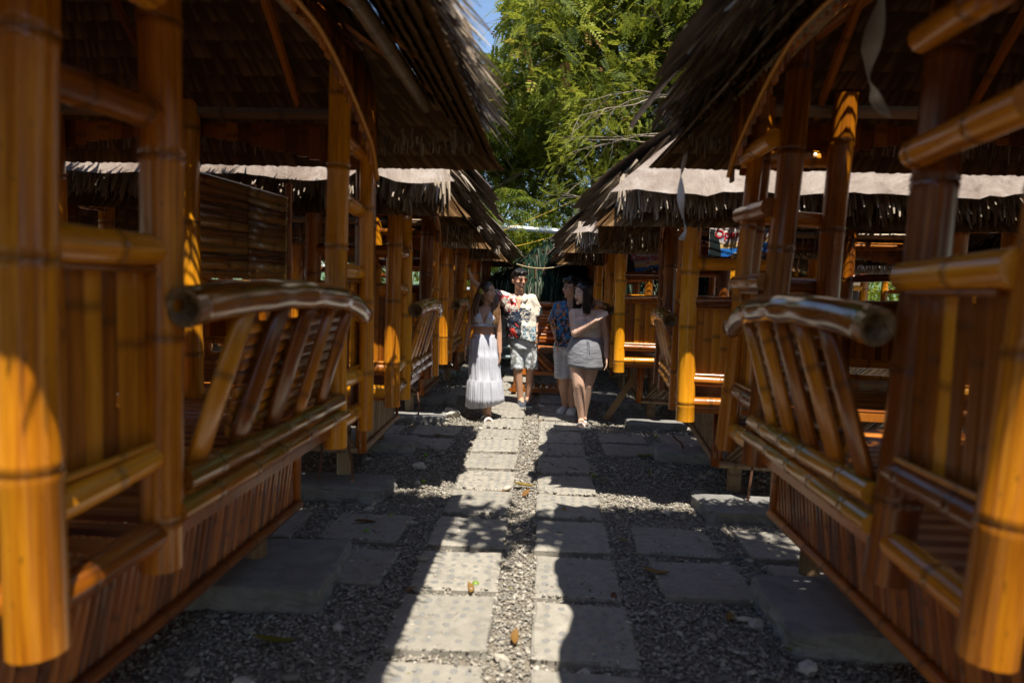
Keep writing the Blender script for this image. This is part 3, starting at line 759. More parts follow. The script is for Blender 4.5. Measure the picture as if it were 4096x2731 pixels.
def text_obj(body, size, loc, parent, mat, bold=.0, shear=0.0):
    c = bpy.data.curves.new('lettering', 'FONT'); c.body = body; c.size = size; c.align_x = 'CENTER'; c.align_y = 'CENTER'
    c.extrude = .0008; c.offset = bold; c.shear = shear
    t = bpy.data.objects.new('tmp', c); COL.objects.link(t); bpy.context.view_layer.update()
    me = bpy.data.meshes.new_from_object(t.evaluated_get(bpy.context.evaluated_depsgraph_get())); bpy.data.objects.remove(t)
    me.materials.clear(); me.materials.append(mat)
    o = link('lettering', me, parent, loc, (R(90), 0, 0)); return o
def sign_mat():
    m, nt, b = mat_new('sign_print'); g = nt.nodes.new('ShaderNodeSeparateXYZ'); o = objo(nt); nt.links.new(o, g.inputs[0])
    x, z = g.outputs[0], g.outputs[2]
    n = noise_n(nt, o, 9, 4); zz = math_n(nt, 'ADD', z, math_n(nt, 'MULTIPLY', math_n(nt, 'SUBTRACT', n, .5), .05))
    zz = math_n(nt, 'SUBTRACT', zz, math_n(nt, 'MULTIPLY', x, .18))
    t = math_n(nt, 'ADD', math_n(nt, 'DIVIDE', zz, .36), .5)
    col = ramp(nt, [(0, (.01, .10, .42)), (.24, (.03, .20, .62)), (.27, (.70, .46, .14)), (.37, (.78, .58, .28)), (.40, (.68, .58, .52)), (.55, (.10, .22, .38)), (.60, (.75, .70, .66)), (.78, (.80, .74, .70)), (.9, (.40, .25, .14)), (1, (.48, .52, .56))], t)
    nt.links.new(col, b.inputs['Base Color']); b.inputs['Roughness'].default_value = .35; return m
M_SIGN = sign_mat()
M_RED_P = simple('red_print', (.50, .008, .02), .4); M_WHITE_P = simple('white_print', (.75, .72, .68), .4); M_NAVY = simple('navy_print', (.02, .03, .14), .4)
M_YEL = simple('yellow_print', (.62, .48, .02), .4); M_CYAN = simple('cyan_print', (.03, .25, .42), .4); M_ROCK = simple('dark_rock_print', (.012, .02, .02), .4, 0, 20, .3); M_ROOFP = simple('brown_print', (.03, .018, .018), .4); M_PALE = simple('pale_print', (.42, .48, .48), .4)
def poly(name, pts, y, mat, parent):
    b = MB(); n = len(pts); f = [b.vert((x, y, z)) for x, z in pts]; g = [b.vert((x, y + .0006, z)) for x, z in pts]
    b.face(f, 0, False); b.face(g[::-1], 0, False)
    for i in range(n): b.face([f[i], g[i], g[(i + 1) % n], f[(i + 1) % n]], 0, False)
    return b.obj(name, mat, parent)
def sign(num, loc, rz, label):
    r = empty('sign_board', loc, rz); tag(r, label, 'sign', 'printed signs hanging in the huts')
    b = MB(); b.box((0, 0, 0), (.52, .012, .36)); b.obj('board', M_SIGN, r)
    poly('rock_picture', [(-.258, -.178), (-.15, -.178), (-.165, -.07), (-.19, 0), (-.205, .05), (-.258, .06)], -.0072, M_ROCK, r)
    poly('pavilion_picture', [(-.09, -.178), (.02, -.11), (.06, -.10), (.255, -.13), (.255, -.178)], -.0072, M_ROOFP, r)
    for px_, pz in ((-.03, -.145), (.01, -.13), (.05, -.116), (.09, -.155), (.14, -.14)): poly('window_picture', [(px_ - .016, pz - .007), (px_ + .012, pz - .007), (px_ + .018, pz + .006), (px_ - .01, pz + .006)], -.0084, M_PALE, r)
    poly('logo_swoosh', [(-.075, .102), (-.045, .125), (-.01, .135), (.02, .128), (-.03, .118)], -.0074, M_YEL, r)
    poly('logo_wave', [(-.03, .122), (0, .106), (.04, .108), (.075, .128), (.04, .118), (.0, .122)], -.0086, M_CYAN, r)
    text_obj('Brizomar', .046, (.005, -.0085, .082), r, M_NAVY, .0008, .3)
    for z, sz, tx in ((.012, .098, 'Open Nipa'), (-.073, .085, num)):
        if not tx: continue
        text_obj(tx, sz, (.005, -.0075, z), r, M_WHITE_P, .0052); text_obj(tx, sz, (.005, -.0095, z), r, M_RED_P, .0022)
    return r
sign('8', (1.70, 6.12, 1.985), 0, 'sign reading Open Nipa 8 in red letters')
sign('9', (1.30, 8.72, 1.90), 0, 'sign reading Open Nipa 9, hung in the shade of the third right hut')
sign('', (1.18, 11.2, 1.82), 0, 'half hidden sign with red letters in the farthest right hut')

def rope(pts, r, mat, label, cat, n=5):
    m = MB(); P_ = [Vector(p) for p in pts]; Q = []
    a, b_ = P_[0], P_[-1]; sag = sum(((a.lerp(b_, .5)).z - p.z) for p in P_[1:-1]) / max(1, len(P_) - 2)
    for i in range(25): t = i / 24; Q.append(a.lerp(b_, t) - Vector((0, 0, sag * 4 * t * (1 - t))))
    m.tube(Q, r, n); o = m.obj('rope' if cat == 'rope' else 'cord', mat); tag(o, label, cat); return o
M_YROPE = simple('yellow_rope', (.70, .42, .03), .6); M_TROPE = simple('tan_twine', (.45, .34, .18), .7)
rope([(-.36, 8.9, 1.80), (-.05, 8.95, 1.755), (.12, 9.1, 1.765), (.36, 9.3, 1.86)], .007, M_TROPE, 'thin tan twine stretched between the roofs above the man', 'rope')
rope([(-1.4, 13.8, 2.45), (.2, 14.2, 3.25), (2.2, 14.6, 4.3)], .007, M_YROPE, 'upper yellow rope slanting up through the trees', 'rope')
rope([(-.6, 13.9, 2.35), (.5, 14.2, 2.95), (2.5, 14.6, 4.0)], .006, M_YROPE, 'lower yellow rope slanting up to the right', 'rope')
M_WHITE = simple('white_paint', (.72, .74, .76), .45); M_BLUE = simple('blue_paint', (.05, .18, .55), .5); M_REDP = simple('faded_red_paint', (.42, .12, .09), .6, 0, 8, .3)
o = MB().tube([(-2.2, 15.0, 2.88), (2.2, 15.2, 2.70)], .06, 10).obj('white_beam', M_WHITE); tag(o, 'long white pole running level in front of the trees', 'pole')
m = MB(); m.box((1.08, 17, 1.75), (.34, .34, 3.5)); o = m.obj('blue_post', M_BLUE); tag(o, 'bright blue square post among the palm leaves', 'post')
m = MB(); m.bamboo((1.72, 16.0, 0), (1.80, 16.0, 4.3), .075, 10, .35); o = m.obj('red_pole', [M_REDP, M_REDP]); tag(o, 'faded red pole standing in front of the trees', 'pole')

# far green thatched hut at the end of the path
def far_hut():
    r = empty('thatched_hut', (2.1, 13.6, 0)); tag(r, 'wide shaggy hut with dark green thatch closing the end of the path', 'thatched hut')
    X0, X1, Y0, Y1, ze, za = -3.1, 2.6, -2.4, 2.6, 1.52, 3.35
    rr = np.random.RandomState(3); parts = []
    for (A, B, a, b) in roof_quads(X0, X1, Y0, Y1, ze, za, .2):
        up = np.cross(B - A, a - A); up /= np.linalg.norm(up); al = (B - A) / np.linalg.norm(B - A)
        for k_ in range(23):
            t = k_ / 22; L = A + (a - A) * t; Rr = B + (b - B) * t; n = int(np.linalg.norm(Rr - L) / .015 * (2.4 if k_ == 0 else 1)) + 6
            P = L + (Rr - L) * rr.rand(n)[:, None] + up * rr.uniform(0, .12, n)[:, None]
            dn = (A + B) / 2 - (a + b) / 2; dn /= np.linalg.norm(dn)
            D = dn[None] + al[None] * ((rr.rand(n) - .5) * .5)[:, None] + up[None] * rr.uniform(-.1, .12, n)[:, None]; D /= np.linalg.norm(D, axis=1, keepdims=True)
            u = np.clip(rr.rand(n) * .78 + (t > .1) * (rr.rand(n) < .16) * .4, 0, 1)
            if k_ < 2: u = np.clip(u + .12, 0, .85)  # lowest rows paler: the sunlit fringe is put into the leaf colour
            parts.append(blades(P, D, rr.uniform(.16, .34, n), rr.uniform(.012, .026, n), np.tile(up, (n, 1)) + (rr.rand(n, 3) - .5) * 1.2, rr.uniform(.05, .2, n) + (k_ == 0) * .1, u, 3))
    V, F, U = cat(parts); o = link('thatch', mesh_arrays('shaggy_thatch', V, F, M_SHAG, U), r); o['kind'] = 'stuff'
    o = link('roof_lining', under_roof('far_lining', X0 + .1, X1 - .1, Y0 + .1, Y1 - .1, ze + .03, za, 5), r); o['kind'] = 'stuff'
    for (x, y) in ((-2.35, -1.75), (-1.98, -1.75), (-.6, -1.75), (.8, -1.75), (1.9, -1.7), (-2.3, 1.8), (1.9, 1.8), (-.2, 1.8)):
        MB().bamboo((x, y, 0), (x, y, 1.85), .075, 10, .4).obj('post', [M_BARK, M_BARK], r)
far_hut()

# bamboo bench standing at the end of the path
def bench():
    r = empty('bamboo_bench', (-.12, 9.55, 0)); tag(r, 'tall bamboo bench with ribbed back and chevron front at the path end', 'bench')
    for x in (-.22, .40):
        MB().bamboo((x, 0, 0), (x, 0, .66), .045, 12, .3).obj('leg', BB, r); MB().bamboo((x, .52, 0), (x, .60, 1.25), .04, 12, .3).obj('leg', BB, r)
    for i in range(11):
        z = .72 + i * .048; y = .50 + i * .009; e = .02 * math.sin(i * 2.2)
        MB().slat((-.25 + e, y, z), (.44 + e, y, z), .046, (0, -1, 0), .016, 4).obj('back_rib', M_RED, r)
    MB().bamboo((-.30, .57, 1.27), (.5, .57, 1.27), .04, 12, .2).obj('top_rail', BB, r)
    for i in range(11): MB().slat((-.24, .03 + i * .045, .655), (.42, .03 + i * .045, .655), .04, (0, 0, 1), .01, 3).obj('seat_slat', M_RED, r)
    m = MB(); m.box((.09, -.02, .63), (.72, .04, .06)); m.obj('seat_edge', M_RED, r)
    m = MB(); m.box((.09, -.02, .31), (.60, .04, .05)); m.obj('lower_rail', M_RED, r)
    m = MB(); m.box((.09, -.26, .10), (.78, .04, .05)); m.obj('footrest_edge', M_RED, r)
    for i in range(7): MB().slat((-.24 + .10 * i, -.24, .13), (-.24 + .10 * i, .2, .13), .07, (0, 0, 1), .01, 3).obj('footrest_slat', M_RED, r)
    for i in range(7):
        x0 = -.20 + .095 * i; ext = min(.26, x0 + .20)
        if ext > .05: MB().slat((x0, .0, .335), (x0 - ext, 0, .335 + ext), .06, (0, -1, 0), .014, 3).obj('chevron_slat', M_RED, r)
bench()
# grey blue bamboo railing and grey vehicle behind the people
M_GB = simple('grey_blue_paint', (.22, .30, .32), .5, 0, 10, .25)
r = empty('bamboo_railing', (-.8, 11.2, 0)); tag(r, 'low grey blue painted bamboo railing behind the woman in white', 'railing')
for z in (.35, .52, .70, .88): MB().bamboo((-.7, 0, z), (.7, 0, z + .02), .03, 10, .25).obj('rail', [M_GB, M_GB], r)
for x in (-.6, -.1, .4, .65): MB().bamboo((x, .03, 0), (x, .03, .95), .032, 10, .3).obj('post', [M_GB, M_GB], r)
def vehicle():
    M_VAN = simple('grey_car_paint', (.34, .36, .36), .3, .2, 0, .1, 0, .6); M_GLS = simple('dark_window_glass', (.015, .022, .03), .08, 0, 0, 0, 0, .5); M_TYRE = simple('tyre_rubber', (.02, .02, .02), .8)
    r = empty('parked_car', (-1.1, 13.0, 0)); tag(r, 'grey parked vehicle half hidden behind the man in the printed shirt', 'car')
    prof = [(-.9, .32), (-.92, .75), (-.84, .98), (-.62, 1.42), (-.5, 1.50), (.5, 1.50), (.62, 1.42), (.84, .98), (.92, .75), (.9, .32)]
    b = MB(); rows = []
    for y, sx, dz in ((0, .96, -.04), (.06, 1, 0), (2.2, 1, 0), (3.0, .98, -.42), (4.1, .95, -.5), (4.2, .9, -.55)):
        rows.append([b.vert((x * sx, y, z + (dz if z > .8 else 0))) for x, z in prof])
    for a, c in zip(rows, rows[1:]):
        for i in range(9): b.face([a[i], c[i], c[i + 1], a[i + 1]], 0, True)
    b.face(rows[0], 0, False); b.face(rows[-1][::-1], 0, False); b.obj('body', M_VAN, r)
    poly('rear_window', [(-.66, .98), (-.5, 1.34), (.5, 1.34), (.66, .98)], -.006, M_GLS, r)
    m = MB(); m.box((0, -.05, .45), (1.7, .1, .18)); m.obj('bumper', M_VAN, r)
    for x in (-.72, .72):
        m = MB(); m.box((x, -.01, .80), (.2, .04, .16)); m.obj('tail_light', M_REDP, r)
        for y in (.8, 3.4): MB().tube([(x * 1.1 - .1, y, .31), (x * 1.1 + .1, y, .31)], .31, 18).obj('wheel', M_TYRE, r)
vehicle()
m = MB(); m.box((2.2, 15.4, .6), (5.0, .18, 1.2)); o = m.obj('low_wall', simple('pale_wall', (.42, .44, .42), .8, 0, 3, .2)); tag(o, 'low pale wall seen under the green thatched roof', 'wall')
MB_ = MB(); MB_.box((0, 0, 0), (.07, .035, .62), Matrix.Rotation(R(32), 3, 'Y')); o = MB_.obj('wooden_plank', simple('raw_timber', (.34, .22, .11), .7, 0, 9, .3), None, (.92, 7.75, .285)); tag(o, 'short raw plank leaning behind the legs of the woman in grey', 'plank')

# ribbed bamboo back closing the far side of the nearest left hut
def ribbed_back():
    r = empty('ribbed_backrest', (0, 3.78, 0)); tag(r, 'tall ribbed bamboo backrest rising behind the nearest left rail', 'backrest')
    for i in range(12):
        t = i / 11
        a = Vector((-2.05, 0, 2.06 - .56 * t)); b_ = Vector((-1.64, -.03, 1.955 - .45 * t)); c = Vector((-1.40, -.10, 1.89 - .39 * t))
        MB().slat(a, b_, .060, (0, -1, 0), .018, 4).obj('rib', M_RIB, r); MB().slat(b_, c, .056, (0, -1, 0), .016, 4).obj('rib', M_RIB, r)
    for p in ((-2.02, .03), (-1.64, .0), (-1.42, -.06)): MB().bamboo((p[0], p[1] + .03, .8), (p[0], p[1] + .03, 2.0), .022, 8, .3).obj('stake', [M_RED, M_CUT], r)
ribbed_back()

# rebar stubs beside the legs
M_RUST = simple('rusty_steel', (.16, .07, .04), .8, 0, 30, .4)
for i, (x, y, z0, x1, z1, lb) in enumerate([(-1.52, 4.60, .10, -1.50, .42, 'rusty ribbed rod left of the second left hut leg'), (-1.27, 4.58, .10, -1.32, .40, 'bent rusty rod right of the second left hut leg'), (1.40, 4.52, .10, 1.41, .62, 'thin steel rod beside the second right hut leg'),
                              (1.30, 6.0, .10, 1.18, .22, 'black bent rod over the right concrete block'), (-1.30, 7.2, .08, -1.31, .34, 'short rusty rod by the third left hut leg')]):
    m = MB(); m.tube([(x, y, z0 - .03), ((x + x1) / 2 + .015, y - .01, (z0 + z1) / 2), (x1, y, z1)], .009, 6); o = m.obj('steel_rod', M_RUST); tag(o, lb, 'steel rod')

# ------------------------------------------------------------------ fallen leaves, fruit, shells
LEAF_U = [.05, .3, .5, .7, .95, .15, .4, .8, .6]
def leaf_mesh(seed):
    r = random.Random(seed); b = MB(); n = 7; Lf = 1.0; cu = r.uniform(-.35, .5); bend = r.uniform(.1, .5); u = LEAF_U[seed]
    for i in range(n + 1):
        t = i / n; w = .17 * math.sin(math.pi * min(1, t * .95 + .04)) ** .8
        x = t - .5; y = cu * (t - .5) ** 2; z = .10 + bend * (t - .5) ** 2 * .8
        b.vert((x, y - w, z + .12 * w * 3), (u, t)); b.vert((x, y, z - .02), (u * .9, t)); b.vert((x, y + w, z + .12 * w * 3), (u, t))
    for i in range(n):
        for k_ in range(2): q = i * 3 + k_; b.face([q, q + 3, q + 4, q + 1])
    return b.mesh('fallen_leaf', M_DEAD)
LM = [leaf_mesh(i) for i in range(9)]
GROUPL = {0: 'dry fallen leaf lying on the gravel and path slabs'}
def fleaf(x, y, s, rz, k_, label=None):
    o = link('fallen_leaf', LM[k_ % 9], None, (x, y, ground_h(x, y) + .022), (R(rnd.uniform(-12, 12)), R(rnd.uniform(-12, 12)), rz)); o.scale = (s, s, s)
    if not label:
        u = LEAF_U[k_ % 9]; c = 'yellow green' if u < .2 else 'orange' if u < .55 else 'rusty brown' if u < .85 else 'dark brown'
        on = 'on a slab' if any(abs(x - a) < w / 2 and abs(y - b_) < l / 2 for a, b_, w, l in SLABS) else 'on the gravel'
        z_ = 'close to the people' if y > 5.6 else 'halfway along' if y > 3.9 else 'near the camera'; sd_ = 'left side' if x < -.62 else 'right side' if x > .45 else 'path centre'
        sz = 'tiny' if s < .05 else 'small' if s < .085 else 'longer'
        label = '%s %s leaf %s, %s, %s' % (sz, c, on, sd_, z_)
    tag(o, label, 'leaf', 'fallen leaves on the path'); return o
fleaf(-.10, 4.92, .17, .3, 1, 'large curled brown leaf between the slabs in the middle of the path')
fleaf(-.08, 4.72, .12, 1.2, 3, 'dark curled leaf just in front of the largest brown leaf')
fleaf(.62, 3.42, .14, -.5, 2, 'curved green leaf on the edge of a slab right of the path')
fleaf(-1.02, 3.98, .15, .4, 4, 'green leaf in the gravel before the left concrete block')
fleaf(-1.02, 2.55, .17, -.1, 5, 'yellow and green leaf in the dark corner under the left hut')
fleaf(.88, 2.98, .10, 1.3, 6, 'upright orange leaf on the slab at right')
fleaf(1.62, 3.72, .15, -.4, 7, 'tan leaf lying far right near the shaded slabs')
fleaf(.95, 5.95, .16, -.2, 0, 'long green leaf in front of the third right block')
for i in range(44):
    x = rnd.uniform(-1.7, 1.7) if i % 3 else rnd.uniform(-.5, .6); y = rnd.uniform(2.3, 8.6)
    fleaf(x, y, rnd.uniform(.03, .11), rnd.uniform(0, 6.3), rnd.randrange(9))
M_FRUIT = simple('green_fruit', (.16, .26, .02), .4)
def fruit(x, y, where):
    b = MB()
    P_ = [(x, y, .0), (x + .004, y, .008), (x + .012, y, .016), (x + .024, y, .016), (x + .034, y, .010), (x + .038, y, .004)]
    b.tube([(p[0], p[1], .018) for p in P_], [.001, .012, .017, .017, .011, .002], 10); o = b.obj('green_fruit', M_FRUIT); o.location.z = .012
    tag(o, 'small round green fruit ' + where, 'fruit', 'green fruits on the ground'); return o
for x, y, wh in ((-.92, 4.12, 'on the gravel before the sunlit left block'), (-.98, 5.72, 'beside the second left block near the grey rock'), (-.86, 4.92, 'right of the sunlit concrete block on the left'), (-1.0, 3.84, 'on the shaded slab left of the path'), (.42, 5.28, 'at the right edge of the sunlit right column of slabs'), (-.30, 3.2, 'on the near left slab, partly in sunlight')): fruit(x, y, wh)
def coral(x, y, s, label):
    import bmesh
    bm = bmesh.new(); bmesh.ops.create_icosphere(bm, subdivisions=3, radius=s)
    for v in bm.verts:
        n = mnoise.noise(v.co * (1.6 / s) + Vector((x, y, 0))) * .55 + mnoise.noise(v.co * (5 / s)) * .15
        v.co *= 1 + n; v.co.z *= .7
    me = bpy.data.meshes.new('coral'); bm.to_mesh(me); bm.free(); me.materials.append(M_CORAL)
    for p in me.polygons: p.use_smooth = True
    o = link('coral_lump', me, None, (x, y, s * .5)); tag(o, label, 'coral'); return o
M_CORAL = simple('white_coral', (.55, .51, .45), .8, 0, 60, .25, .8)
coral(-1.02, 2.28, .042, 'largest white coral lump in the shaded gravel at the bottom left')
coral(-.82, 2.75, .022, 'small rounded coral stone in shade left of the near slab')
coral(-.95, 5.35, .05, 'grey rounded rock beside the shaded left block')
coral(-1.0, 7.6, .09, 'craggy grey rock near the feet of the woman in white')
coral(1.08, 2.62, .035, 'white stone at the edge of the large right block')
coral(.02, 8.45, .04, 'smooth pale stone in front of the bamboo bench')

def cushion():
    import bmesh
    bm = bmesh.new(); bmesh.ops.create_cube(bm, size=1); bmesh.ops.subdivide_edges(bm, edges=bm.edges[:], cuts=7, use_grid_fill=True)
    for v in bm.verts:
        r2 = max(abs(v.co.x), abs(v.co.y)) * 2; v.co.z *= (1 - .6 * r2 ** 3); v.co = Vector((v.co.x * .42, v.co.y * .42, v.co.z * .17 + .01 * mnoise.noise(v.co * 6)))
    for f in bm.faces: f.smooth = True
    me = bpy.data.meshes.new('cushion'); bm.to_mesh(me); bm.free(); me.materials.append(simple('dark_green_cloth', (.03, .075, .015), .9, 0, 20, .3, .3))
    o = link('cushion', me, None, (-1.36, 7.42, .86), (0, R(8), R(14))); tag(o, 'dark green cushion lying inside the third left hut', 'cushion')
cushion()
# ------------------------------------------------------------------ vegetation
def tree(name, base, height, spread, seed, leafmat, label, cat_='tree', n_spray=5000, spray=.26, leaf=(.028, .010), droop=.4, levels=4, trunk_r=.16, lean=(0, 0), fill=None, group='trees behind the huts', twig_only=False, dirs=None, kinds=1):
    r = np.random.RandomState(seed); root = empty(name, base); tag(root, label, cat_, group)
    trunk = MB(); limbs = MB(); tips = []
    def grow(p, d, L, rad, lev):
        n = 5; pts = [p.copy()]; rr = [rad]; q = p.copy(); dd = d.copy()
        for i in range(n):
            dd = (dd + Vector((r.uniform(-.22, .22), r.uniform(-.22, .22), r.uniform(-.12, .14) - (droop * .16 if lev >= 2 else 0)))).normalized()
            q = q + dd * (L / n); pts.append(q.copy()); rr.append(rad * (1 - .5 * (i + 1) / n))
            if lev >= levels - 1: tips.append((q.copy(), dd.copy()))
        (trunk if lev == 0 else limbs).tube(pts, rr, 8 if lev < 2 else 5, True)
        if lev < levels:
            for c in range([4, 4, 4, 3, 3][lev]):
                i = 2 + c % (n - 1) if lev else 3 + c % 3; i = min(i, n)
                a = r.uniform(0, 6.28); side = Vector((math.cos(a) * spread, math.sin(a) * spread, r.uniform(-.1, .5)))
                if dirs is not None and lev == 0: side = Vector(dirs[c % len(dirs)])
                nd = (dd * .55 + side.normalized() * r.uniform(.7, 1.0)).normalized()
                grow(pts[i], nd, L * r.uniform(.62, .82), rr[i] * .62, lev + 1)
    d0 = Vector((lean[0], lean[1], 1)).normalized()
    grow(Vector((0, 0, 0)), d0, height * .42, trunk_r, 0)
    trunk.obj('trunk', M_BARK, root); limbs.obj('limbs', M_TWIG if twig_only else M_BARK, root)
    if not twig_only:
        # leaf sprays at the tips
        T = np.array([t[0] for t in tips]); DT = np.array([t[1] for t in tips])
        idx = r.randint(0, len(T), n_spray); P = T[idx] + r.normal(0, 1, (n_spray, 3)) * np.array([.30, .30, .24]) * (height / 8)
        yw = P[:, 1] + base[1]; gap = ((P[:, 0] + base[0]) / yw < -.066) & ((P[:, 2] - 1.45) / yw > .335) & (r.rand(n_spray) < .96)   # the open sky beside the bare tree
        P = P[~gap]; idx = idx[~gap]; n_spray = len(P)
        D = DT[idx] + r.normal(0, .6, (n_spray, 3)); D[:, 2] -= droop; D /= np.linalg.norm(D, axis=1, keepdims=True)
        nl = 9; up = r.normal(0, .5, (n_spray, 3)); up[:, 2] += 1; S = np.cross(D, up); S /= np.linalg.norm(S, axis=1, keepdims=True); N = np.cross(S, D)
        cl_ = np.array([mnoise.noise(Vector(p) * .9) for p in P.tolist()]); shade = np.clip(.42 + cl_ * .75 + r.normal(0, .16, n_spray) + (r.rand(n_spray) < .03) * .5, 0, 1)
        Ls = spray * r.uniform(.6, 1.25, n_spray); Vs = []; Us = []
        for i in range(nl):
            for sg in (-1, 1):
                t = (i + .6) / nl
                c = P + D * (Ls * t)[:, None] - np.array((0, 0, 1)) * (Ls * .25 * t * t)[:, None]
                ll = leaf[0] * (1.5 - t * .7) * r.uniform(.8, 1.3, n_spray); ww = leaf[1]
                tip = c + (S * sg * .9 + D * .45 + N * r.uniform(-.3, .1, (n_spray, 1))) * ll[:, None]
                a = c + (tip - c) * .45 + D * ww; b_ = c + (tip - c) * .45 - D * ww
                Vs.append(np.stack([c, a, tip, b_], 1)); u = np.clip(shade + r.uniform(-.1, .1, n_spray), 0, 1); Us.append(np.repeat(np.stack([u, u * 0 + t], 1)[:, None], 4, 1))
        V = np.concatenate(Vs).reshape(-1, 3); U = np.concatenate(Us).reshape(-1, 2); F = np.arange(len(V)).reshape(-1, 4)
        o = link('crown', mesh_arrays('crown', V, F, leafmat, U), root); o['kind'] = 'stuff'
    return root
tree('feathery_tree', (4.4, 17.8, 0), 14.5, 1.3, 4, M_LEAF1, 'large feathery tree whose drooping boughs fill the sky between the roofs', n_spray=10500, spray=.40, leaf=(.085, .030), trunk_r=.22, levels=4, lean=(-.25, -.1), dirs=[(-1, -.1, .35), (-.8, .2, .7), (-.3, -.8, .5), (.5, .3, .6)])
tree('feathery_tree', (.8, 21.0, 0), 15.5, 1.3, 8, M_LEAF1, 'tall feathery tree standing straight behind the green thatched hut', n_spray=8000, spray=.46, leaf=(.10, .034), trunk_r=.25, levels=4, dirs=[(-.7, -.2, .6), (.9, -.1, .5), (.1, -.9, .5), (.3, .6, .8)])
tree('feathery_tree', (-3.4, 18.0, 0), 9.5, 1.1, 13, M_LEAF1, 'lower feathery tree behind the left row with a forked trunk', n_spray=12000, spray=.36, leaf=(.062, .020), trunk_r=.18, levels=4)
tree('feathery_tree', (6.5, 19.0, 0), 9.0, 1.2, 23, M_LEAF1, 'feathery tree behind the right row of huts', n_spray=9000, spray=.38, leaf=(.07, .022), trunk_r=.22, levels=4)
tree('bare_tree', (-2.6, 21.0, 0), 9.6, .8, 31, M_TWIG, 'thin bare tree with pale twigs against the blue sky at upper left', n_spray=0, twig_only=True, trunk_r=.07, levels=4, droop=-.3)

def bush(x, y, w, h, seed, label, mat=None, n=2600, size=.075, name='leafy_bush', grp='bushes behind the huts'):
    r = np.random.RandomState(seed); root = empty(name, (x, y, 0)); tag(root, label, 'bush', grp)
    cl = []; m = MB()
    for i in range(9):
        a = r.uniform(0, 6.28); q = Vector((math.cos(a) * w * r.uniform(.1, .42), math.sin(a) * w * .3, h * r.uniform(.35, .9)))
        m.tube([(0, 0, 0), (q.x * .35, q.y * .35, q.z * .45), tuple(q)], [.04, .025, .01], 5); cl.append(q)
    m.obj('stem', M_BARK, root)
    C = np.array([tuple(c) for c in cl]); idx = r.randint(0, len(C), n)
    dv = r.normal(0, 1, (n, 3)); dv /= np.linalg.norm(dv, axis=1, keepdims=True)
    P = C[idx] + dv * np.array([w * .27, w * .24, h * .22]) * (r.rand(n)[:, None] ** .45); P[:, 2] = np.maximum(P[:, 2], .05)
    D = r.normal(0, 1, (n, 3)); D[:, 2] -= .3; D /= np.linalg.norm(D, axis=1, keepdims=True)
    V, F, U = blades(P, D, r.uniform(.7, 1.4, n) * size, r.uniform(.35, .6, n) * size, r.normal(0, .6, (n, 3)) + np.array((0, 0, 1)), r.uniform(0, .02, n), np.clip(r.beta(2, 2, n), 0, 1), 2, .15)
    o = link('foliage', mesh_arrays('foliage', V, F, mat or M_LEAF2, U), root); o['kind'] = 'stuff'; return root
bl = ['yellow green bush left of the far hut below the white pole', 'bright leafy bush behind the white pole', 'leafy bush at the foot of the blue post', 'tall bush behind the left row of roofs', 'tall dark bush filling the gap behind the right row', 'bush seen through the right back row posts',
      'bush behind the far left corner of the huts', 'wide bush beyond the back hut on the right', 'broad leaved bush far right between the posts', 'dense bush closing the view at the far left', 'bush behind the low pale wall', 'round bush behind the red pole', 'tallest yellow green bush in the middle distance', 'tall far bush above the right row', 'tall far bush above the left row']
for i, (x, y, w, h, mt) in enumerate([(-1.4, 16, 2.6, 2.9, M_LEAF2), (.2, 16.8, 2.8, 3.2, M_LEAF2), (1.9, 17.2, 2.6, 3.6, M_LEAF2), (-4.2, 15, 3.4, 4.2, M_LEAF3), (4.8, 16.6, 3.6, 4.4, M_LEAF3), (4.6, 13.4, 2.8, 2.4, M_LEAF2),
                                   (-7.0, 14, 3.6, 3.4, M_LEAF2), (7.4, 13.5, 3.4, 2.6, M_LEAF2), (10.5, 13.5, 3.6, 2.4, M_LEAF2), (-10.5, 13.5, 3.8, 3.2, M_LEAF3), (1.2, 16.2, 3.0, 2.2, M_LEAF3), (2.8, 18.5, 3.4, 4.6, M_LEAF2), (-.6, 21.5, 5.0, 5.6, M_LEAF2), (3.4, 22.5, 5.0, 6.2, M_LEAF2), (-4.6, 22.5, 5.0, 5.2, M_LEAF2)]):
    bush(x, y, w, h, 50 + i, bl[i], mt, 7000, .085 if y < 15 else .10)

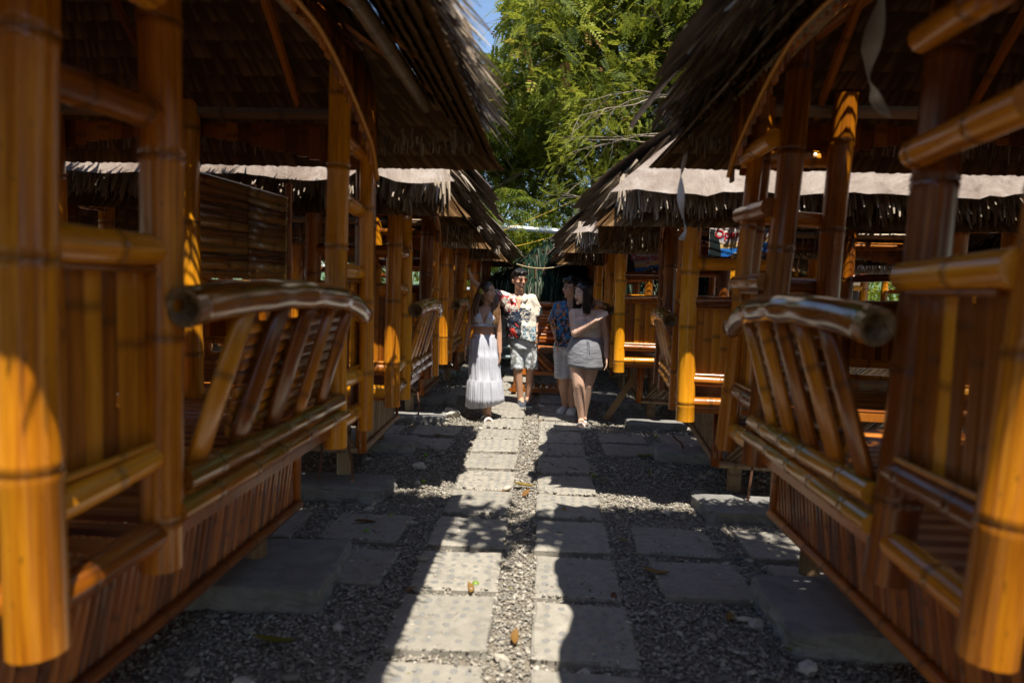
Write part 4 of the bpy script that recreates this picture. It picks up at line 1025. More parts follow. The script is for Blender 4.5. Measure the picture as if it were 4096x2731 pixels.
def palm(x, y, h, seed, label, n=13, fl=1.5, tr=.09, name='palm'):
    r = random.Random(seed); root = empty(name, (x, y, 0)); tag(root, label, 'palm', 'palms among the trees')
    if h > .3: MB().tube([(0, 0, 0), (.05, 0, h * .5), (0, 0, h)], [tr * 1.2, tr, tr * .8], 10).obj('trunk', M_BARK, root)
    for i in range(n):
        a = 6.283 * i / n + r.uniform(-.2, .2); el = r.uniform(.3, 1.25); b = MB(); L = fl * r.uniform(.8, 1.15); p = Vector((0, 0, h)); pts = []
        for q in range(11):
            pts.append(p.copy()); e = el - q * .17; p = p + Vector((math.cos(a) * math.cos(e), math.sin(a) * math.cos(e), math.sin(e))) * (L / 10)
        b.tube(pts, [.014 - .0012 * q for q in range(11)], 4)
        for q in range(1, 11):
            for sub in (0, .5):
                if q + sub > 10: continue
                c = pts[q].lerp(pts[min(q + 1, 10)], sub); ax = (pts[q] - pts[q - 1]).normalized(); sd = ax.cross(Vector((0, 0, 1))).normalized(); ll = .34 * L * math.sin(math.pi * (q + sub) / 11.5) ** .6
                for sg in (-1, 1):
                    d = (sd * sg + ax * .7).normalized(); t1 = c + d * ll * .55 - Vector((0, 0, .03)); t2 = c + d * ll - Vector((0, 0, ll * .45)); u = r.uniform(.1, 1)
                    A = b.vert(c - ax * .012, (u, 0)); B = b.vert(c + ax * .012, (u, 0)); C_ = b.vert(t1 + ax * .014, (u, .5)); D_ = b.vert(t1 - ax * .014, (u, .5)); E = b.vert(t2, (u, 1))
                    b.face([A, B, C_, D_], 0, False); b.face([D_, C_, E], 0, False)
        b.obj('frond', M_PALM, root)
    return root
palm(-1.25, 14.6, 2.9, 1, 'young palm with yellow green fronds above the second left roof', 14, 1.3)
palm(-.3, 15.4, 1.6, 2, 'low palm clump under the white pole', 15, 1.3)
palm(1.7, 17.6, 3.4, 3, 'palm with blue green fronds behind the blue post', 13, 1.4)
palm(6.3, 12.6, 1.1, 4, 'fan of dark palm leaves seen between the right posts', 14, 1.2)
palm(5.2, 14.2, 1.2, 5, 'short palm beyond the back row on the right', 12, 1.2)

def hanging_twigs():
    r = random.Random(12); root = empty('feathery_tree', (3.6, 13.2, 0)); tag(root, 'slim leaning tree whose pale tangled twigs droop over the right roofs', 'tree', 'trees behind the huts')
    MB().tube([(0, 0, 0), (.1, 0, 2), (-.2, 0, 3.8), (-.7, -.1, 5.0)], [.1, .085, .06, .04], 8).obj('trunk', M_BARK, root)
    m = MB(); tips = []
    for i in range(11):
        p = Vector((-.2 - r.uniform(0, .9), -.1, r.uniform(2.8, 5.2))); d = Vector((-1, r.uniform(-.4, .3), r.uniform(-.35, .55))).normalized(); pts = [p.copy()]; rr = [.022]
        for q in range(9):
            d = (d + Vector((r.uniform(-.35, .25), r.uniform(-.3, .3), r.uniform(-.40, .24)))).normalized(); p = p + d * .30; pts.append(p.copy()); rr.append(.020 - .0019 * q)
            if q > 2 and r.random() < .7:
                e = (d + Vector((r.uniform(-.8, .8), r.uniform(-.6, .6), r.uniform(-.9, .5)))).normalized(); a = p.copy(); P2 = [a.copy()]
                for k_ in range(4): e = (e + Vector((r.uniform(-.3, .3), r.uniform(-.3, .3), r.uniform(-.3, .1)))).normalized(); a = a + e * .13; P2.append(a.copy())
                m.tube(P2, [.008, .007, .006, .004, .002], 4); tips.append((a.copy(), e.copy()))
        m.tube(pts, rr, 5); tips.append((p.copy(), d.copy()))
    m.obj('limbs', M_TWIG, root)
    V = []; U = []; rs_ = np.random.RandomState(3)
    for (p, d) in tips:
        for _ in range(9):
            c = p + Vector(rs_.normal(0, .14, 3)); dd = (d + Vector(rs_.normal(0, .5, 3))).normalized(); sd = dd.cross(Vector((0, 0, 1))).normalized(); L = r.uniform(.12, .26); u = r.uniform(.4, .9)
            for i in range(7):
                for sg in (-1, 1):
                    q = c + dd * L * i / 7; t = q + (sd * sg * .9 + dd * .4) * .045; a = q.lerp(t, .5) + dd * .012; b_ = q.lerp(t, .5) - dd * .012
                    V += [tuple(q), tuple(a), tuple(t), tuple(b_)]; U += [(u, 0)] * 4
    o = link('crown', mesh_arrays('crown', V, np.arange(len(V)).reshape(-1, 4), M_LEAF1, U), root); o['kind'] = 'stuff'
hanging_twigs()
# thick rough trunks behind the right back row
for i, (x, y, rr_, h, lx, lb) in enumerate([(5.25, 12.3, .22, 4.0, .1, 'rough grey tree trunk behind the dappled roof'), (7.9, 12.9, .26, 4.5, -.1, 'thick dark trunk against the bright sky at far right')]):
    root = empty('old_tree', (x, y, 0)); tag(root, lb, 'tree')
    MB().tube([(0, 0, 0), (lx, 0, h * .4), (lx * 1.5, .1, h * .7), (lx * 3, .1, h)], [rr_ * 1.3, rr_, rr_ * .9, rr_ * .7], 12).obj('trunk', M_BARK, root)
    MB().tube([(lx, 0, h * .45), (lx - .8, 0, h * .6), (lx - 1.5, .1, h * .62)], [rr_ * .5, rr_ * .3, rr_ * .12], 8).obj('limb', M_BARK, root)
# wooded hill far away
def hill():
    V = []; F = []; n, m = 90, 14
    for j in range(m + 1):
        for i in range(n + 1):
            x = -400 + 900 * i / n; y = 250 + 120 * j / m; t = j / m
            z = math.sin(math.pi * t / 2) * (16 + 9 * math.sin(x * .011) + 5 * mnoise.noise(Vector((x * .03, y * .02, 0))) + 2 * mnoise.noise(Vector((x * .2, y * .1, 5))))
            V.append((x, y, z))
    for j in range(m):
        for i in range(n): q = j * (n + 1) + i; F.append((q, q + 1, q + n + 2, q + n + 1))
    o = link('hill', mesh_arrays('hill', V, F, simple('wooded_hill', (.07, .12, .05), .9, 0, .08, .5), smooth=True)); tag(o, 'low wooded hill far beyond the huts', kind='structure')
hill()
for i, (x, y) in enumerate(((0, -11.5), (-3.5, -11), (3.6, -11.2))): bush(x, y, 4.2, 4.4, 90 + i, ['tall bush closing the path behind the camera', 'tall bush behind the camera on the left', 'tall bush behind the camera on the right'][i], M_LEAF3, 5000, .13, grp=None)  # unseen bushes, added to hold back low sky light from behind the camera
# bough over the path near the camera, rooted beside the right row
def bough():
    rr = np.random.RandomState(9); root = empty('shade_tree', (4.1, .2, 0)); tag(root, 'leafy tree beside the right row whose bough shades the path', 'tree')
    MB().tube([(0, 0, 0), (.1, 0, 2.2), (-.1, .2, 4.2), (-.6, .7, 5.4)], [.2, .17, .13, .09], 12).obj('trunk', M_BARK, root)
    MB().tube([(-.1, .2, 4.2), (-1.2, .8, 4.9), (-2.4, 1.4, 5.1), (-3.4, 1.8, 5.2), (-4.1, 1.95, 5.15)], [.09, .07, .05, .035, .012], 8).obj('limb', M_BARK, root)
    n = 620; c = np.array([(-3.55, 1.62, 5.2), (-3.95, 1.95, 5.1), (-3.2, 1.7, 5.3), (-2.4, 1.5, 5.3), (-.4, .6, 5.8)])
    P = c[rr.randint(0, 5, n)] + rr.normal(0, 1, (n, 3)) * np.array((.27, .15, .18)); D = rr.normal(0, 1, (n, 3)); D /= np.linalg.norm(D, axis=1, keepdims=True)
    V, F, U = blades(P, D, rr.uniform(.10, .2, n), rr.uniform(.05, .09, n), rr.normal(0, .5, (n, 3)) + np.array((0, 0, 1)), rr.uniform(0, .02, n), rr.rand(n), 2, .2)
    o = link('crown', mesh_arrays('crown', V, F, M_LEAF2, U), root); o['kind'] = 'stuff'
bough()
# ------------------------------------------------------------------ people
def skin_mat(name, base, dark):
    m, nt, b = mat_new(name); n = noise_n(nt, objo(nt), 6, 4)
    nt.links.new(ramp(nt, [(.3, dark), (.7, base)], n), b.inputs['Base Color']); b.inputs['Roughness'].default_value = .42
    b.inputs['Subsurface Weight'].default_value = .12; b.inputs['Subsurface Radius'].default_value = (.02, .008, .004); b.inputs['Subsurface Scale'].default_value = .4
    return m
SK1 = skin_mat('tan_skin', (.62, .36, .235), (.53, .285, .175)); SK2 = skin_mat('fair_skin', (.74, .50, .38), (.66, .41, .29)); SK0 = skin_mat('deep_tan_skin', (.52, .295, .185), (.43, .23, .14))
def hair_mat(name, root_c, tip_c, z0, z1):
    m, nt, b = mat_new(name); s = nt.nodes.new('ShaderNodeSeparateXYZ'); o = objo(nt); nt.links.new(o, s.inputs[0])
    n = noise_n(nt, mapping(nt, o, (60, 60, 6)), 2, 4)
    t = math_n(nt, 'DIVIDE', math_n(nt, 'SUBTRACT', math_n(nt, 'ADD', s.outputs[2], math_n(nt, 'MULTIPLY', math_n(nt, 'SUBTRACT', n, .5), .12)), z0), z1 - z0)
    c = ramp(nt, [(0, tip_c), (1, root_c)], t); c = mixc(nt, math_n(nt, 'MULTIPLY', n, .5), c, (.01, .006, .004))
    nt.links.new(c, b.inputs['Base Color']); b.inputs['Roughness'].default_value = .38; bump(nt, b, n, .5, .004); return m
H_BR = hair_mat('brown_wavy_hair', (.035, .018, .01), (.24, .12, .045), 1.15, 1.50); H_BK = hair_mat('black_hair', (.012, .009, .008), (.018, .012, .01), 1.0, 1.5)
def cloth(name, col, fold=.5, sc=9, rough=.8, zs=1.0):
    m, nt, b = mat_new(name); n = noise_n(nt, mapping(nt, objo(nt), (1, 1, zs)), sc, 3, .5, .5)
    nt.links.new(mixc(nt, n, tuple(c * .9 for c in col), col), b.inputs['Base Color']); b.inputs['Roughness'].default_value = rough
    b.inputs['Sheen Weight'].default_value = .15; bump(nt, b, n, fold, .03); return m
C_WHITE = cloth('white_cotton', (.50, .51, .57), .3, 14, .8, .25); C_CREAM = cloth('cream_top', (.66, .58, .50), .3); C_GREY = cloth('grey_jersey', (.25, .255, .285), .35, 8, .85, 3)
C_DEN = cloth('bleached_denim', (.58, .62, .64), .6, 12); C_WDEN = cloth('white_denim', (.64, .65, .69), .5, 12); C_THREAD = cloth('frayed_threads', (.32, .30, .27), .3)
C_NAVY = cloth('navy_canvas', (.04, .055, .08), .3); C_SOLE = simple('white_sole', (.72, .71, .66), .6); C_COLLAR = simple('grey_shoe_lining', (.25, .30, .34), .8)
C_SANDAL = simple('white_sandal', (.78, .77, .75), .5); C_CLOG = simple('grey_clog', (.62, .62, .60), .5)
M_EYEW = simple('eye_white', (.42, .38, .35), .3); M_IRIS = simple('dark_iris', (.02, .012, .008), .15); M_LIP = simple('lip', (.36, .10, .08), .4); M_TEETH = simple('teeth', (.8, .78, .72), .3)
M_MOUTH = simple('open_mouth', (.06, .012, .012), .6); M_BROW = simple('brow_hair', (.02, .012, .01), .7); M_LENS = simple('red_brown_lens', (.07, .012, .008), .2, 0, 0, 0, 0, .3); M_FRAMEB = simple('brown_frame', (.22, .09, .03), .3); M_FRAMEK = simple('black_frame', (.01, .01, .012), .3)
M_GOLD = simple('gold_metal', (.65, .42, .12), .25, 1); M_STRAP = simple('black_strap', (.015, .013, .012), .5); M_SILV = simple('silver_bracelet', (.7, .7, .72), .25, 1)

def pattern_mat(name, base, layers):
    """printed cloth: each layer = (colour, noise scale, threshold, region(x,z) box softened, distortion)"""
    m, nt, b = mat_new(name); o = objo(nt); s = nt.nodes.new('ShaderNodeSeparateXYZ'); nt.links.new(o, s.inputs[0]); x, z = s.outputs[0], s.outputs[2]
    col = base
    for (c, sc, th, box, dist, st) in layers:
        n = noise_n(nt, mapping(nt, o, st), sc, 3, .6, dist)
        k_ = math_n(nt, 'GREATER_THAN', n, th)
        if box:
            x0, x1, z0, z1 = box; wob = math_n(nt, 'MULTIPLY', math_n(nt, 'SUBTRACT', noise_n(nt, o, 11, 2), .5), .12)
            xx = math_n(nt, 'ADD', x, wob); zz = math_n(nt, 'ADD', z, wob)
            for q in (math_n(nt, 'GREATER_THAN', xx, x0), math_n(nt, 'LESS_THAN', xx, x1), math_n(nt, 'GREATER_THAN', zz, z0), math_n(nt, 'LESS_THAN', zz, z1)): k_ = math_n(nt, 'MULTIPLY', k_, q)
        col = mixc(nt, k_, col, c)
    nt.links.new(col, b.inputs['Base Color']); b.inputs['Roughness'].default_value = .6
    bump(nt, b, noise_n(nt, mapping(nt, o, (1, 1, .6), (0, 0, 0), (0, R(35), 0)), 11, 3, .5, .8), .6, .03); return m
# the shirt coordinates are relative to the wearer's base: x from -.3 to .3, z .84 to 1.42
P_SHIRT1 = pattern_mat('cream_shirt_with_red_blossom_and_blue_waves', (.74, .67, .56), [
    ((.62, .50, .36), 9, .56, (-.05, .4, .95, 1.5), 1, (1, 1, 3)),
    ((.015, .018, .03), 2, .0, (-.4, -.015, .80, 1.20), 0, (1, 1, 1)), ((.45, .44, .42), 16, .60, (-.4, -.0, .80, 1.22), 1.5, (1, 1, 1.6)), ((.02, .04, .08), 14, .5, (-.12, .10, 1.08, 1.24), 2, (1, 1, 2)),
    ((.05, .16, .24), 9, .46, (.0, .32, .80, 1.03), 3, (1, 1, 2)), ((.65, .68, .66), 19, .56, (.0, .32, .80, 1.02), 3, (1, 1, 2)), ((.08, .22, .30), 12, .52, (.2, .45, 1.10, 1.26), 2, (1, 1, 1)),
    ((.48, .025, .03), 22, .535, (-.6, -.06, 1.20, 1.6), .6, (1, 1, 1)), ((.03, .015, .02), 30, .63, (-.6, -.06, 1.2, 1.6), 1.5, (1, 1, 1)), ((.70, .06, .035), 10, .60, (-.4, -.04, .80, 1.06), .3, (1, 1, 1))])
P_SHIRT2 = pattern_mat('blue_shirt_with_orange_swirls', (.008, .035, .10), [
    ((.02, .16, .36), 8, .50, None, 3, (1, 1, .7)), ((.05, .36, .62), 10, .58, (-.4, .1, 1.05, 1.5), 2, (1, 1, .6)), ((.55, .19, .03), 8, .565, None, 4, (1, 1, .5)), ((.012, .012, .016), 7, .56, (-.5, .5, .7, 1.12), 2, (1, 1, .6)), ((.60, .42, .20), 13, .64, (-.4, .1, 1.05, 1.5), 2, (1, 1, .5))])

class Body:
    def __init__(s, org): s.b = MB(); s.o = Vector(org)
    def P(s, p): return Vector(p) - s.o
    def cap(s, p0, r0, p1, r1, n=14):
        p0, p1 = s.P(p0), s.P(p1); d = (p1 - p0).normalized(); L = (p1 - p0).length
        pts = []; rr = []
        for a in (1.4, 1.1, .75, .4): pts.append(p0 - d * r0 * math.sin(a)); rr.append(r0 * math.cos(a))
        for t in (0, .33, .66, 1): pts.append(p0 + d * L * t); rr.append(r0 + (r1 - r0) * t)
        for a in (.4, .75, 1.1, 1.4): pts.append(p1 + d * r1 * math.sin(a)); rr.append(r1 * math.cos(a))
        s.b.tube(pts, rr, n)
    def limb(s, pts, rads):
        for a, b_, r0, r1 in zip(pts, pts[1:], rads, rads[1:]): s.cap(a, r0, b_, r1)
    def ell(s, c, rx, ry, rz, M=None, n=16):
        c = s.P(c); base = len(s.b.v); m = n // 2
        for j in range(m + 1):
            ph = math.pi * j / m
            for i in range(n):
                th = 2 * math.pi * i / n
                p = Vector((rx * math.sin(ph + 1e-4) * math.cos(th), ry * math.sin(ph + 1e-4) * math.sin(th), -rz * math.cos(ph)))
                if M is not None: p = M @ p
                s.b.vert(c + p)
        for j in range(m):
            for i in range(n):
                a = base + j * n + i; b_ = base + j * n + (i + 1) % n; s.b.face([a, b_, b_ + n, a + n])
        s.b.face([base + i for i in range(n)][::-1]); s.b.face([base + m * n + i for i in range(n)])
    def loft(s, rings, n=22):
        rows = []
        for (x, y, z, a, b_) in rings:
            c = s.P((x, y, z)); rows.append([s.b.vert(c + Vector((a * math.cos(2*math.pi*i/n), b_ * math.sin(2*math.pi*i/n), 0))) for i in range(n)])
        for A, B in zip(rows, rows[1:]):
            for i in range(n): s.b.face([A[i], A[(i+1) % n], B[(i+1) % n], B[i]])
        s.b.face(rows[0][::-1]); s.b.face(rows[-1])
    def hand(s, w, d, nrm, curl=.5, size=1.0, flip=1):
        """palm + four unequal fingers + thumb leaving the side of the palm"""
        w = Vector(w); d = Vector(d).normalized(); nrm = Vector(nrm).normalized(); sd = d.cross(nrm).normalized() * flip; nrm = sd.cross(d).normalized() * flip
        k_ = size
        for t in (-.024, -.008, .008, .024): s.cap(w + sd * t * .7 * k_, .014 * k_, w + d * .075 * k_ + sd * t * 1.1 * k_, .0115 * k_, 8)
        for t, L in ((-.029, .060), (-.010, .074), (.010, .080), (.029, .070)):
            p = w + d * .078 * k_ + sd * t * k_; dd = d + sd * t * 3
            for q, (fl, r_) in enumerate(((.45, .0092), (.32, .0082), (.23, .0072))):
                dd = (dd - nrm * curl * (.35 + .25 * q)).normalized(); e = p + dd * L * fl * k_; s.cap(p, r_ * k_, e, (r_ - .0008) * k_, 8); p = e
        p = w + d * .018 * k_ + sd * .026 * k_; dd = (d * .7 + sd * .8 - nrm * .3).normalized()
        for L, r_ in ((.034, .0125), (.026, .0098), (.02, .0085)):
            e = p + dd * L * k_; s.cap(p, r_ * k_, e, r_ * .9 * k_, 8); p = e; dd = (dd + d * .4 - nrm * .15 * curl).normalized()
    def head(s, c, f, up, k_=1.0, fem=False, mouth=0):
        """c centre of head; f facing; builds skull, jaw, nose, ears, lips, brow"""
        f = Vector(f).normalized(); up = Vector(up).normalized(); sd = f.cross(up).normalized(); up = sd.cross(f).normalized()
        M = Matrix((sd, f, up)).transposed(); s.hf = (Vector(c), sd, f, up, k_)
        def q(x, y, z): return Vector(c) + (sd * x + f * y + up * z) * k_
        s.ell(q(0, -.012, .030), .074 * k_, .094 * k_, .083 * k_, M); s.ell(q(0, .022, -.010), .063 * k_, .066 * k_, .085 * k_, M)
        s.ell(q(0, .034, -.062), .044 * k_, .042 * k_, .038 * k_, M); s.ell(q(0, .062, -.094), .021 * k_, .018 * k_, .017 * k_, M)
        s.cap(q(0, .082, .014), .0085 * k_, q(0, .098, -.022), .0125 * k_, 8); s.ell(q(.011, .088, -.028), .008 * k_, .008 * k_, .007 * k_, M, 8); s.ell(q(-.011, .088, -.028), .008 * k_, .008 * k_, .007 * k_, M, 8)
        for sg in (-1, 1):
            s.ell(q(sg * .036, .050, -.022), .027 * k_, .026 * k_, .022 * k_, M); s.ell(q(sg * .076, -.008, -.005), .008 * k_, .019 * k_, .031 * k_, M, 10); s.cap(q(sg * .012, .078, .036), .009 * k_, q(sg * .042, .064, .036), .008 * k_, 8)
        s.cap(q(-.014, .080, -.050), .0075 * k_, q(.014, .080, -.050), .0075 * k_, 8)
    def build(s, name, mat, parent, voxel=.0055, smooth=5, keep=None, fac=.5, thick=None, puff=0.0):
        me = s.b.mesh('tmp', mat); o = bpy.data.objects.new('tmp', me); COL.objects.link(o)
        md = o.modifiers.new('r', 'REMESH'); md.mode = 'VOXEL'; md.voxel_size = voxel; md.use_smooth_shade = True
        sm = o.modifiers.new('s', 'SMOOTH'); sm.iterations = smooth; sm.factor = fac
        dg = bpy.context.evaluated_depsgraph_get(); me2 = bpy.data.meshes.new_from_object(o.evaluated_get(dg)); bpy.data.objects.remove(o)
        me2.materials.clear(); me2.materials.append(mat)
        if keep is not None or puff:
            import bmesh
            bm = bmesh.new(); bm.from_mesh(me2)
            if keep is not None:
                dead = [f for f in bm.faces if not keep(f.calc_center_median() + s.o)]; bmesh.ops.delete(bm, geom=dead, context='FACES')
            if puff:
                bm.normal_update()
                for v in bm.verts:
                    w = mnoise.noise(v.co * 14) * .5 + mnoise.noise(Vector((v.co.x * 9 + v.co.z * 14, v.co.y * 9, v.co.z * 5))) * .8
                    v.co += v.normal * puff * w
            bm.to_mesh(me2); bm.free()
        me2.polygons.foreach_set('use_smooth', [True] * len(me2.polygons))
        me2.name = name; ob = link(name, me2, parent)
        if thick: t = ob.modifiers.new('thick', 'SOLIDIFY'); t.thickness = thick; t.offset = 1
        return ob
    def face_parts(s, root, mouth=0, eye_open=1.0):
        c, sd, f, up, k_ = s.hf
        def q(x, y, z): return c + (sd * x + f * y + up * z) * k_ - s.o
        M = Matrix((sd, f, up)).transposed()
        def el(name, ctr, r, mat, n=10):
            e = Body((0, 0, 0)); e.ell(ctr, r[0] * k_, r[1] * k_, r[2] * k_, M, n); e.b.obj(name, mat, root)
        for sg in (-1, 1):
            el('eye', q(sg * .030, .0685, .012), (.0115, .008, .0048 * eye_open), M_EYEW); el('iris', q(sg * .030, .0755, .012), (.0062, .004, .0052 * eye_open), M_IRIS)
            m = MB(); m.tube([q(sg * .016, .0775, .027), q(sg * .032, .0755, .032), q(sg * .048, .062, .027)], [.0022 * k_, .0032 * k_, .0015 * k_], 6); m.obj('eyebrow', M_BROW, root)
        if mouth == 2:
            el('mouth', q(0, .0805, -.055), (.020, .0075, .0125), M_MOUTH); el('teeth', q(0, .0835, -.049), (.0165, .006, .0045), M_TEETH)
            el('upper_lip', q(0, .082, -.0415), (.020, .006, .0035), M_LIP); el('lower_lip', q(0, .081, -.0675), (.015, .0075, .0042), M_LIP)
        else:
            el('upper_lip', q(0, .0835, -.0465), (.021, .0055, .0036), M_LIP); el('lower_lip', q(0, .083, -.0585), (.017, .0065, .0044), M_LIP)
            if mouth == 1: el('teeth', q(0, .0855, -.052), (.0165, .0045, .0034), M_TEETH)
    def glasses(s, root, frame, lens, shape=.022):
        c, sd, f, up, k_ = s.hf
        def q(x, y, z): return c + (sd * x + f * y + up * z) * k_ - s.o
        m = MB()
        for sg in (-1, 1):
            cc = [q(sg * .031 + shape * math.cos(a), .086, .008 + shape * .88 * math.sin(a)) for a in [i * math.pi / 9 for i in range(19)]]
            m.tube(cc, .0026 * k_, 6, False); m.tube([q(sg * .053, .084, .014), q(sg * .074, .06, .012), q(sg * .078, -.01, .008)], .0022 * k_, 6)
            if lens:
                l = MB(); l.tube([q(sg * .031, .0845, .008), q(sg * .031, .0870, .008)], shape * .97 * k_, 16); l.obj('lens', lens, root)
        m.tube([q(-.009, .087, .014), q(0, .090, .016), q(.009, .087, .014)], .0024 * k_, 6); m.obj('eyeglass_frame', frame, root)

def locks(org, mat, parent, roots, ends, r0, wav, n, seed, bulge=None, seg=12, name='hair_locks'):
    r = random.Random(seed); b = MB(); o = Vector(org)
    for i in range(n):
        u = r.random(); k_ = min(int(u * (len(roots) - 1)), len(roots) - 2); t = u * (len(roots) - 1) - k_
        a = Vector(roots[k_]).lerp(Vector(roots[k_ + 1]), t); e = Vector(ends[k_]).lerp(Vector(ends[k_ + 1]), t)
        a += Vector([r.uniform(-.012, .012) for _ in range(3)]); e += Vector((r.uniform(-.02, .02), r.uniform(-.012, .012), r.uniform(-.035, .02)))
        ph = r.uniform(0, 6); pts = []; rr = []
        bg = Vector(bulge[k_]).lerp(Vector(bulge[k_ + 1]), t) if bulge else Vector((0, 0, 0))
        for j in range(seg + 1):
            s_ = j / seg; p = a.lerp(e, s_) + bg * math.sin(math.pi * s_) + Vector((math.sin(ph + s_ * 11), math.cos(ph + s_ * 9), 0)) * wav * s_
            pts.append(p - o); rr.append(r0 * (1.1 - .75 * s_ ** 2) * r.uniform(.9, 1.1))
        b.tube(pts, rr, 6)
    return b.obj(name, mat, parent)

def stand(x0, y0, label):
    r = empty('person', (x0, y0, 0)); tag(r, label, 'person'); return r
def flat_foot(bd, an, toe, k_=1.0):
    an = Vector(an); toe = Vector(toe); d = (toe - an); d.z = 0; d.normalize()
    bd.cap(an, .036 * k_, an - d * .03 + Vector((0, 0, -.045)), .034 * k_); bd.cap(an + Vector((0, 0, -.02)), .036 * k_, toe + Vector((0, 0, .012)) - d * .05, .026 * k_)
    sd = d.cross(Vector((0, 0, 1)))
    for t, L in ((-.030, .05), (-.014, .056), (0, .054), (.014, .05), (.028, .04)): bd.cap(toe - d * .06 + sd * t + Vector((0, 0, .004)), .011, toe + d * (L - .055) + sd * t * 1.05, .0085, 8)

# ---- woman in white
def woman_white():
    x0, y0 = -.60, 7.5; O = (x0, y0, 0); r = stand(x0, y0, 'young woman in a white crop top and long white tiered skirt, laughing to her left')
    B = Body(O)
    B.loft([(-.645, 7.5, .80, .13, .10), (-.645, 7.5, .89, .145, .105), (-.645, 7.5, .97, .120, .085), (-.642, 7.5, 1.02, .110, .078), (-.64, 7.5, 1.09, .122, .085), (-.636, 7.5, 1.16, .134, .092), (-.634, 7.505, 1.215, .142, .072), (-.628, 7.505, 1.25, .115, .055), (-.622, 7.505, 1.275, .050, .045)])
    for sg in (-1, 1): B.ell((-.636 + sg * .058, 7.43, 1.145), .056, .046, .052)
    B.cap((-.622, 7.505, 1.24), .046, (-.612, 7.49, 1.37), .040)
    B.head((-.612, 7.475, 1.425), (.86, -.46, .03), (.05, 0, 1), 1.02)
    shL, shR = (-.765, 7.505, 1.225), (-.505, 7.505, 1.225)
    B.limb([shL, (-.815, 7.53, 1.00), (-.838, 7.50, .80)], [.042, .034, .023]); B.cap((-.70, 7.505, 1.22), .05, shL, .042)
    B.limb([shR, (-.476, 7.53, .99), (-.455, 7.47, .775)], [.042, .034, .023]); B.cap((-.57, 7.505, 1.22), .05, shR, .042)
    B.hand((-.838, 7.50, .795), (-.10, -.1, -1), (-1, 0, .1), .45, .92, 1); B.hand((-.455, 7.47, .77), (.08, -.15, -1), (1, 0, 0), .6, .92, -1)
    B.limb([(-.70, 7.5, .86), (-.67, 7.50, .48), (-.605, 7.56, .11)], [.085, .055, .034]); B.limb([(-.60, 7.5, .86), (-.57, 7.46, .48), (-.565, 7.46, .09)], [.085, .055, .034])
    flat_foot(B, (-.565, 7.46, .075), (-.545, 7.29, .022)); flat_foot(B, (-.605, 7.58, .085), (-.60, 7.44, .022))
    B.build('body', SK0, r); B.face_parts(r, 1, .8)
    # crop top: halter cups with a ruffle
    T = Body(O); T.loft([(-.64, 7.5, 1.06, .128, .092), (-.64, 7.5, 1.09, .130, .094), (-.636, 7.5, 1.16, .141, .100), (-.634, 7.505, 1.22, .147, .082), (-.628, 7.505, 1.25, .118, .062)])
    for sg in (-1, 1): T.ell((-.636 + sg * .058, 7.428, 1.145), .063, .053, .060)
    def keep(p):
        dx = abs(p.x + .632)
        if p.z < 1.085: return p.z > 1.068
        if p.y > 7.52: return p.z < 1.12
        v = .012 + (p.z - 1.105) * .38; outer = .135 - max(0, p.z - 1.12) * .72
        return dx > v and (dx < outer or p.z < 1.12) and p.z < 1.262
    T.build('crop_top', C_WHITE, r, .006, 3, keep, .5, .003)
    b = MB(); rows = []
    for z, k_ in ((1.085, 1.0), (1.068, 1.07), (1.052, 1.13)):
        rows.append([b.vert((-.64 - x0 + (.127 * k_ + .006 * math.sin(i * 2.3 + z * 9) * (k_ > 1)) * math.cos(2 * math.pi * i / 72), (.092 * k_ + .006 * math.sin(i * 2.3)) * math.sin(2 * math.pi * i / 72), z + .006 * math.sin(i * 1.7) * (k_ > 1.1))) for i in range(72)])
    for A, Bq in zip(rows, rows[1:]):
        for i in range(72): b.face([A[i], A[(i + 1) % 72], Bq[(i + 1) % 72], Bq[i]])
    b.obj('ruffle', C_WHITE, r).modifiers.new('t', 'SOLIDIFY').thickness = .002
    # tiered pleated skirt
    b = MB(); n = 168; rows = []
    prof = [(.962, .122, .090, -.642, 0), (.935, .126, .095, -.642, .001), (.90, .145, .112, -.642, .003), (.82, .152, .125, -.640, .005), (.745, .158, .135, -.632, .005), (.742, .160, .138, -.632, .003), (.70, .165, .142, -.628, .005), (.60, .170, .15, -.622, .006), (.475, .178, .158, -.613, .006), (.468, .182, .162, -.613, .003), (.44, .192, .172, -.611, .009), (.36, .197, .182, -.606, .011), (.27, .203, .19, -.602, .012), (.195, .208, .195, -.600, .013)]
    for (z, a, bb, cx, am) in prof:
        row = []
        for i in range(n):
            th = 2 * math.pi * i / n; q = 1.5 * am * (math.sin(th * 42 + mnoise.noise(Vector((th * 3, z * 3, 0))) * 3) * .35 + mnoise.noise(Vector((math.cos(th) * 4, math.sin(th) * 4, z * 1.5))) * 2.0)
            hz = (.02 * math.sin(th + .5) + .03 * math.cos(th)) if z < .22 else 0
            row.append(b.vert((cx - x0 + (a + q) * math.cos(th), (bb + q) * math.sin(th), z + hz)))
        rows.append(row)
    for A, Bq in zip(rows, rows[1:]):
        for i in range(n): b.face([A[i], A[(i + 1) % n], Bq[(i + 1) % n], Bq[i]])
    b.obj('skirt', C_WHITE, r).modifiers.new('t', 'SOLIDIFY').thickness = .002
    # hair
    Hc = Vector((-.612, 7.475, 1.425)); H = Body(O); M = Matrix.Rotation(0, 3, 'Z')
    H.ell(Hc + Vector((-.014, .014, .038)), .090, .096, .093); H.ell(Hc + Vector((-.045, .035, -.03)), .066, .076, .09)
    H.build('hair_cap', H_BR, r, .007, 2, lambda p: not ((p - Hc).dot(Vector((.86, -.46, .0))) > .050 and p.z < 1.502))
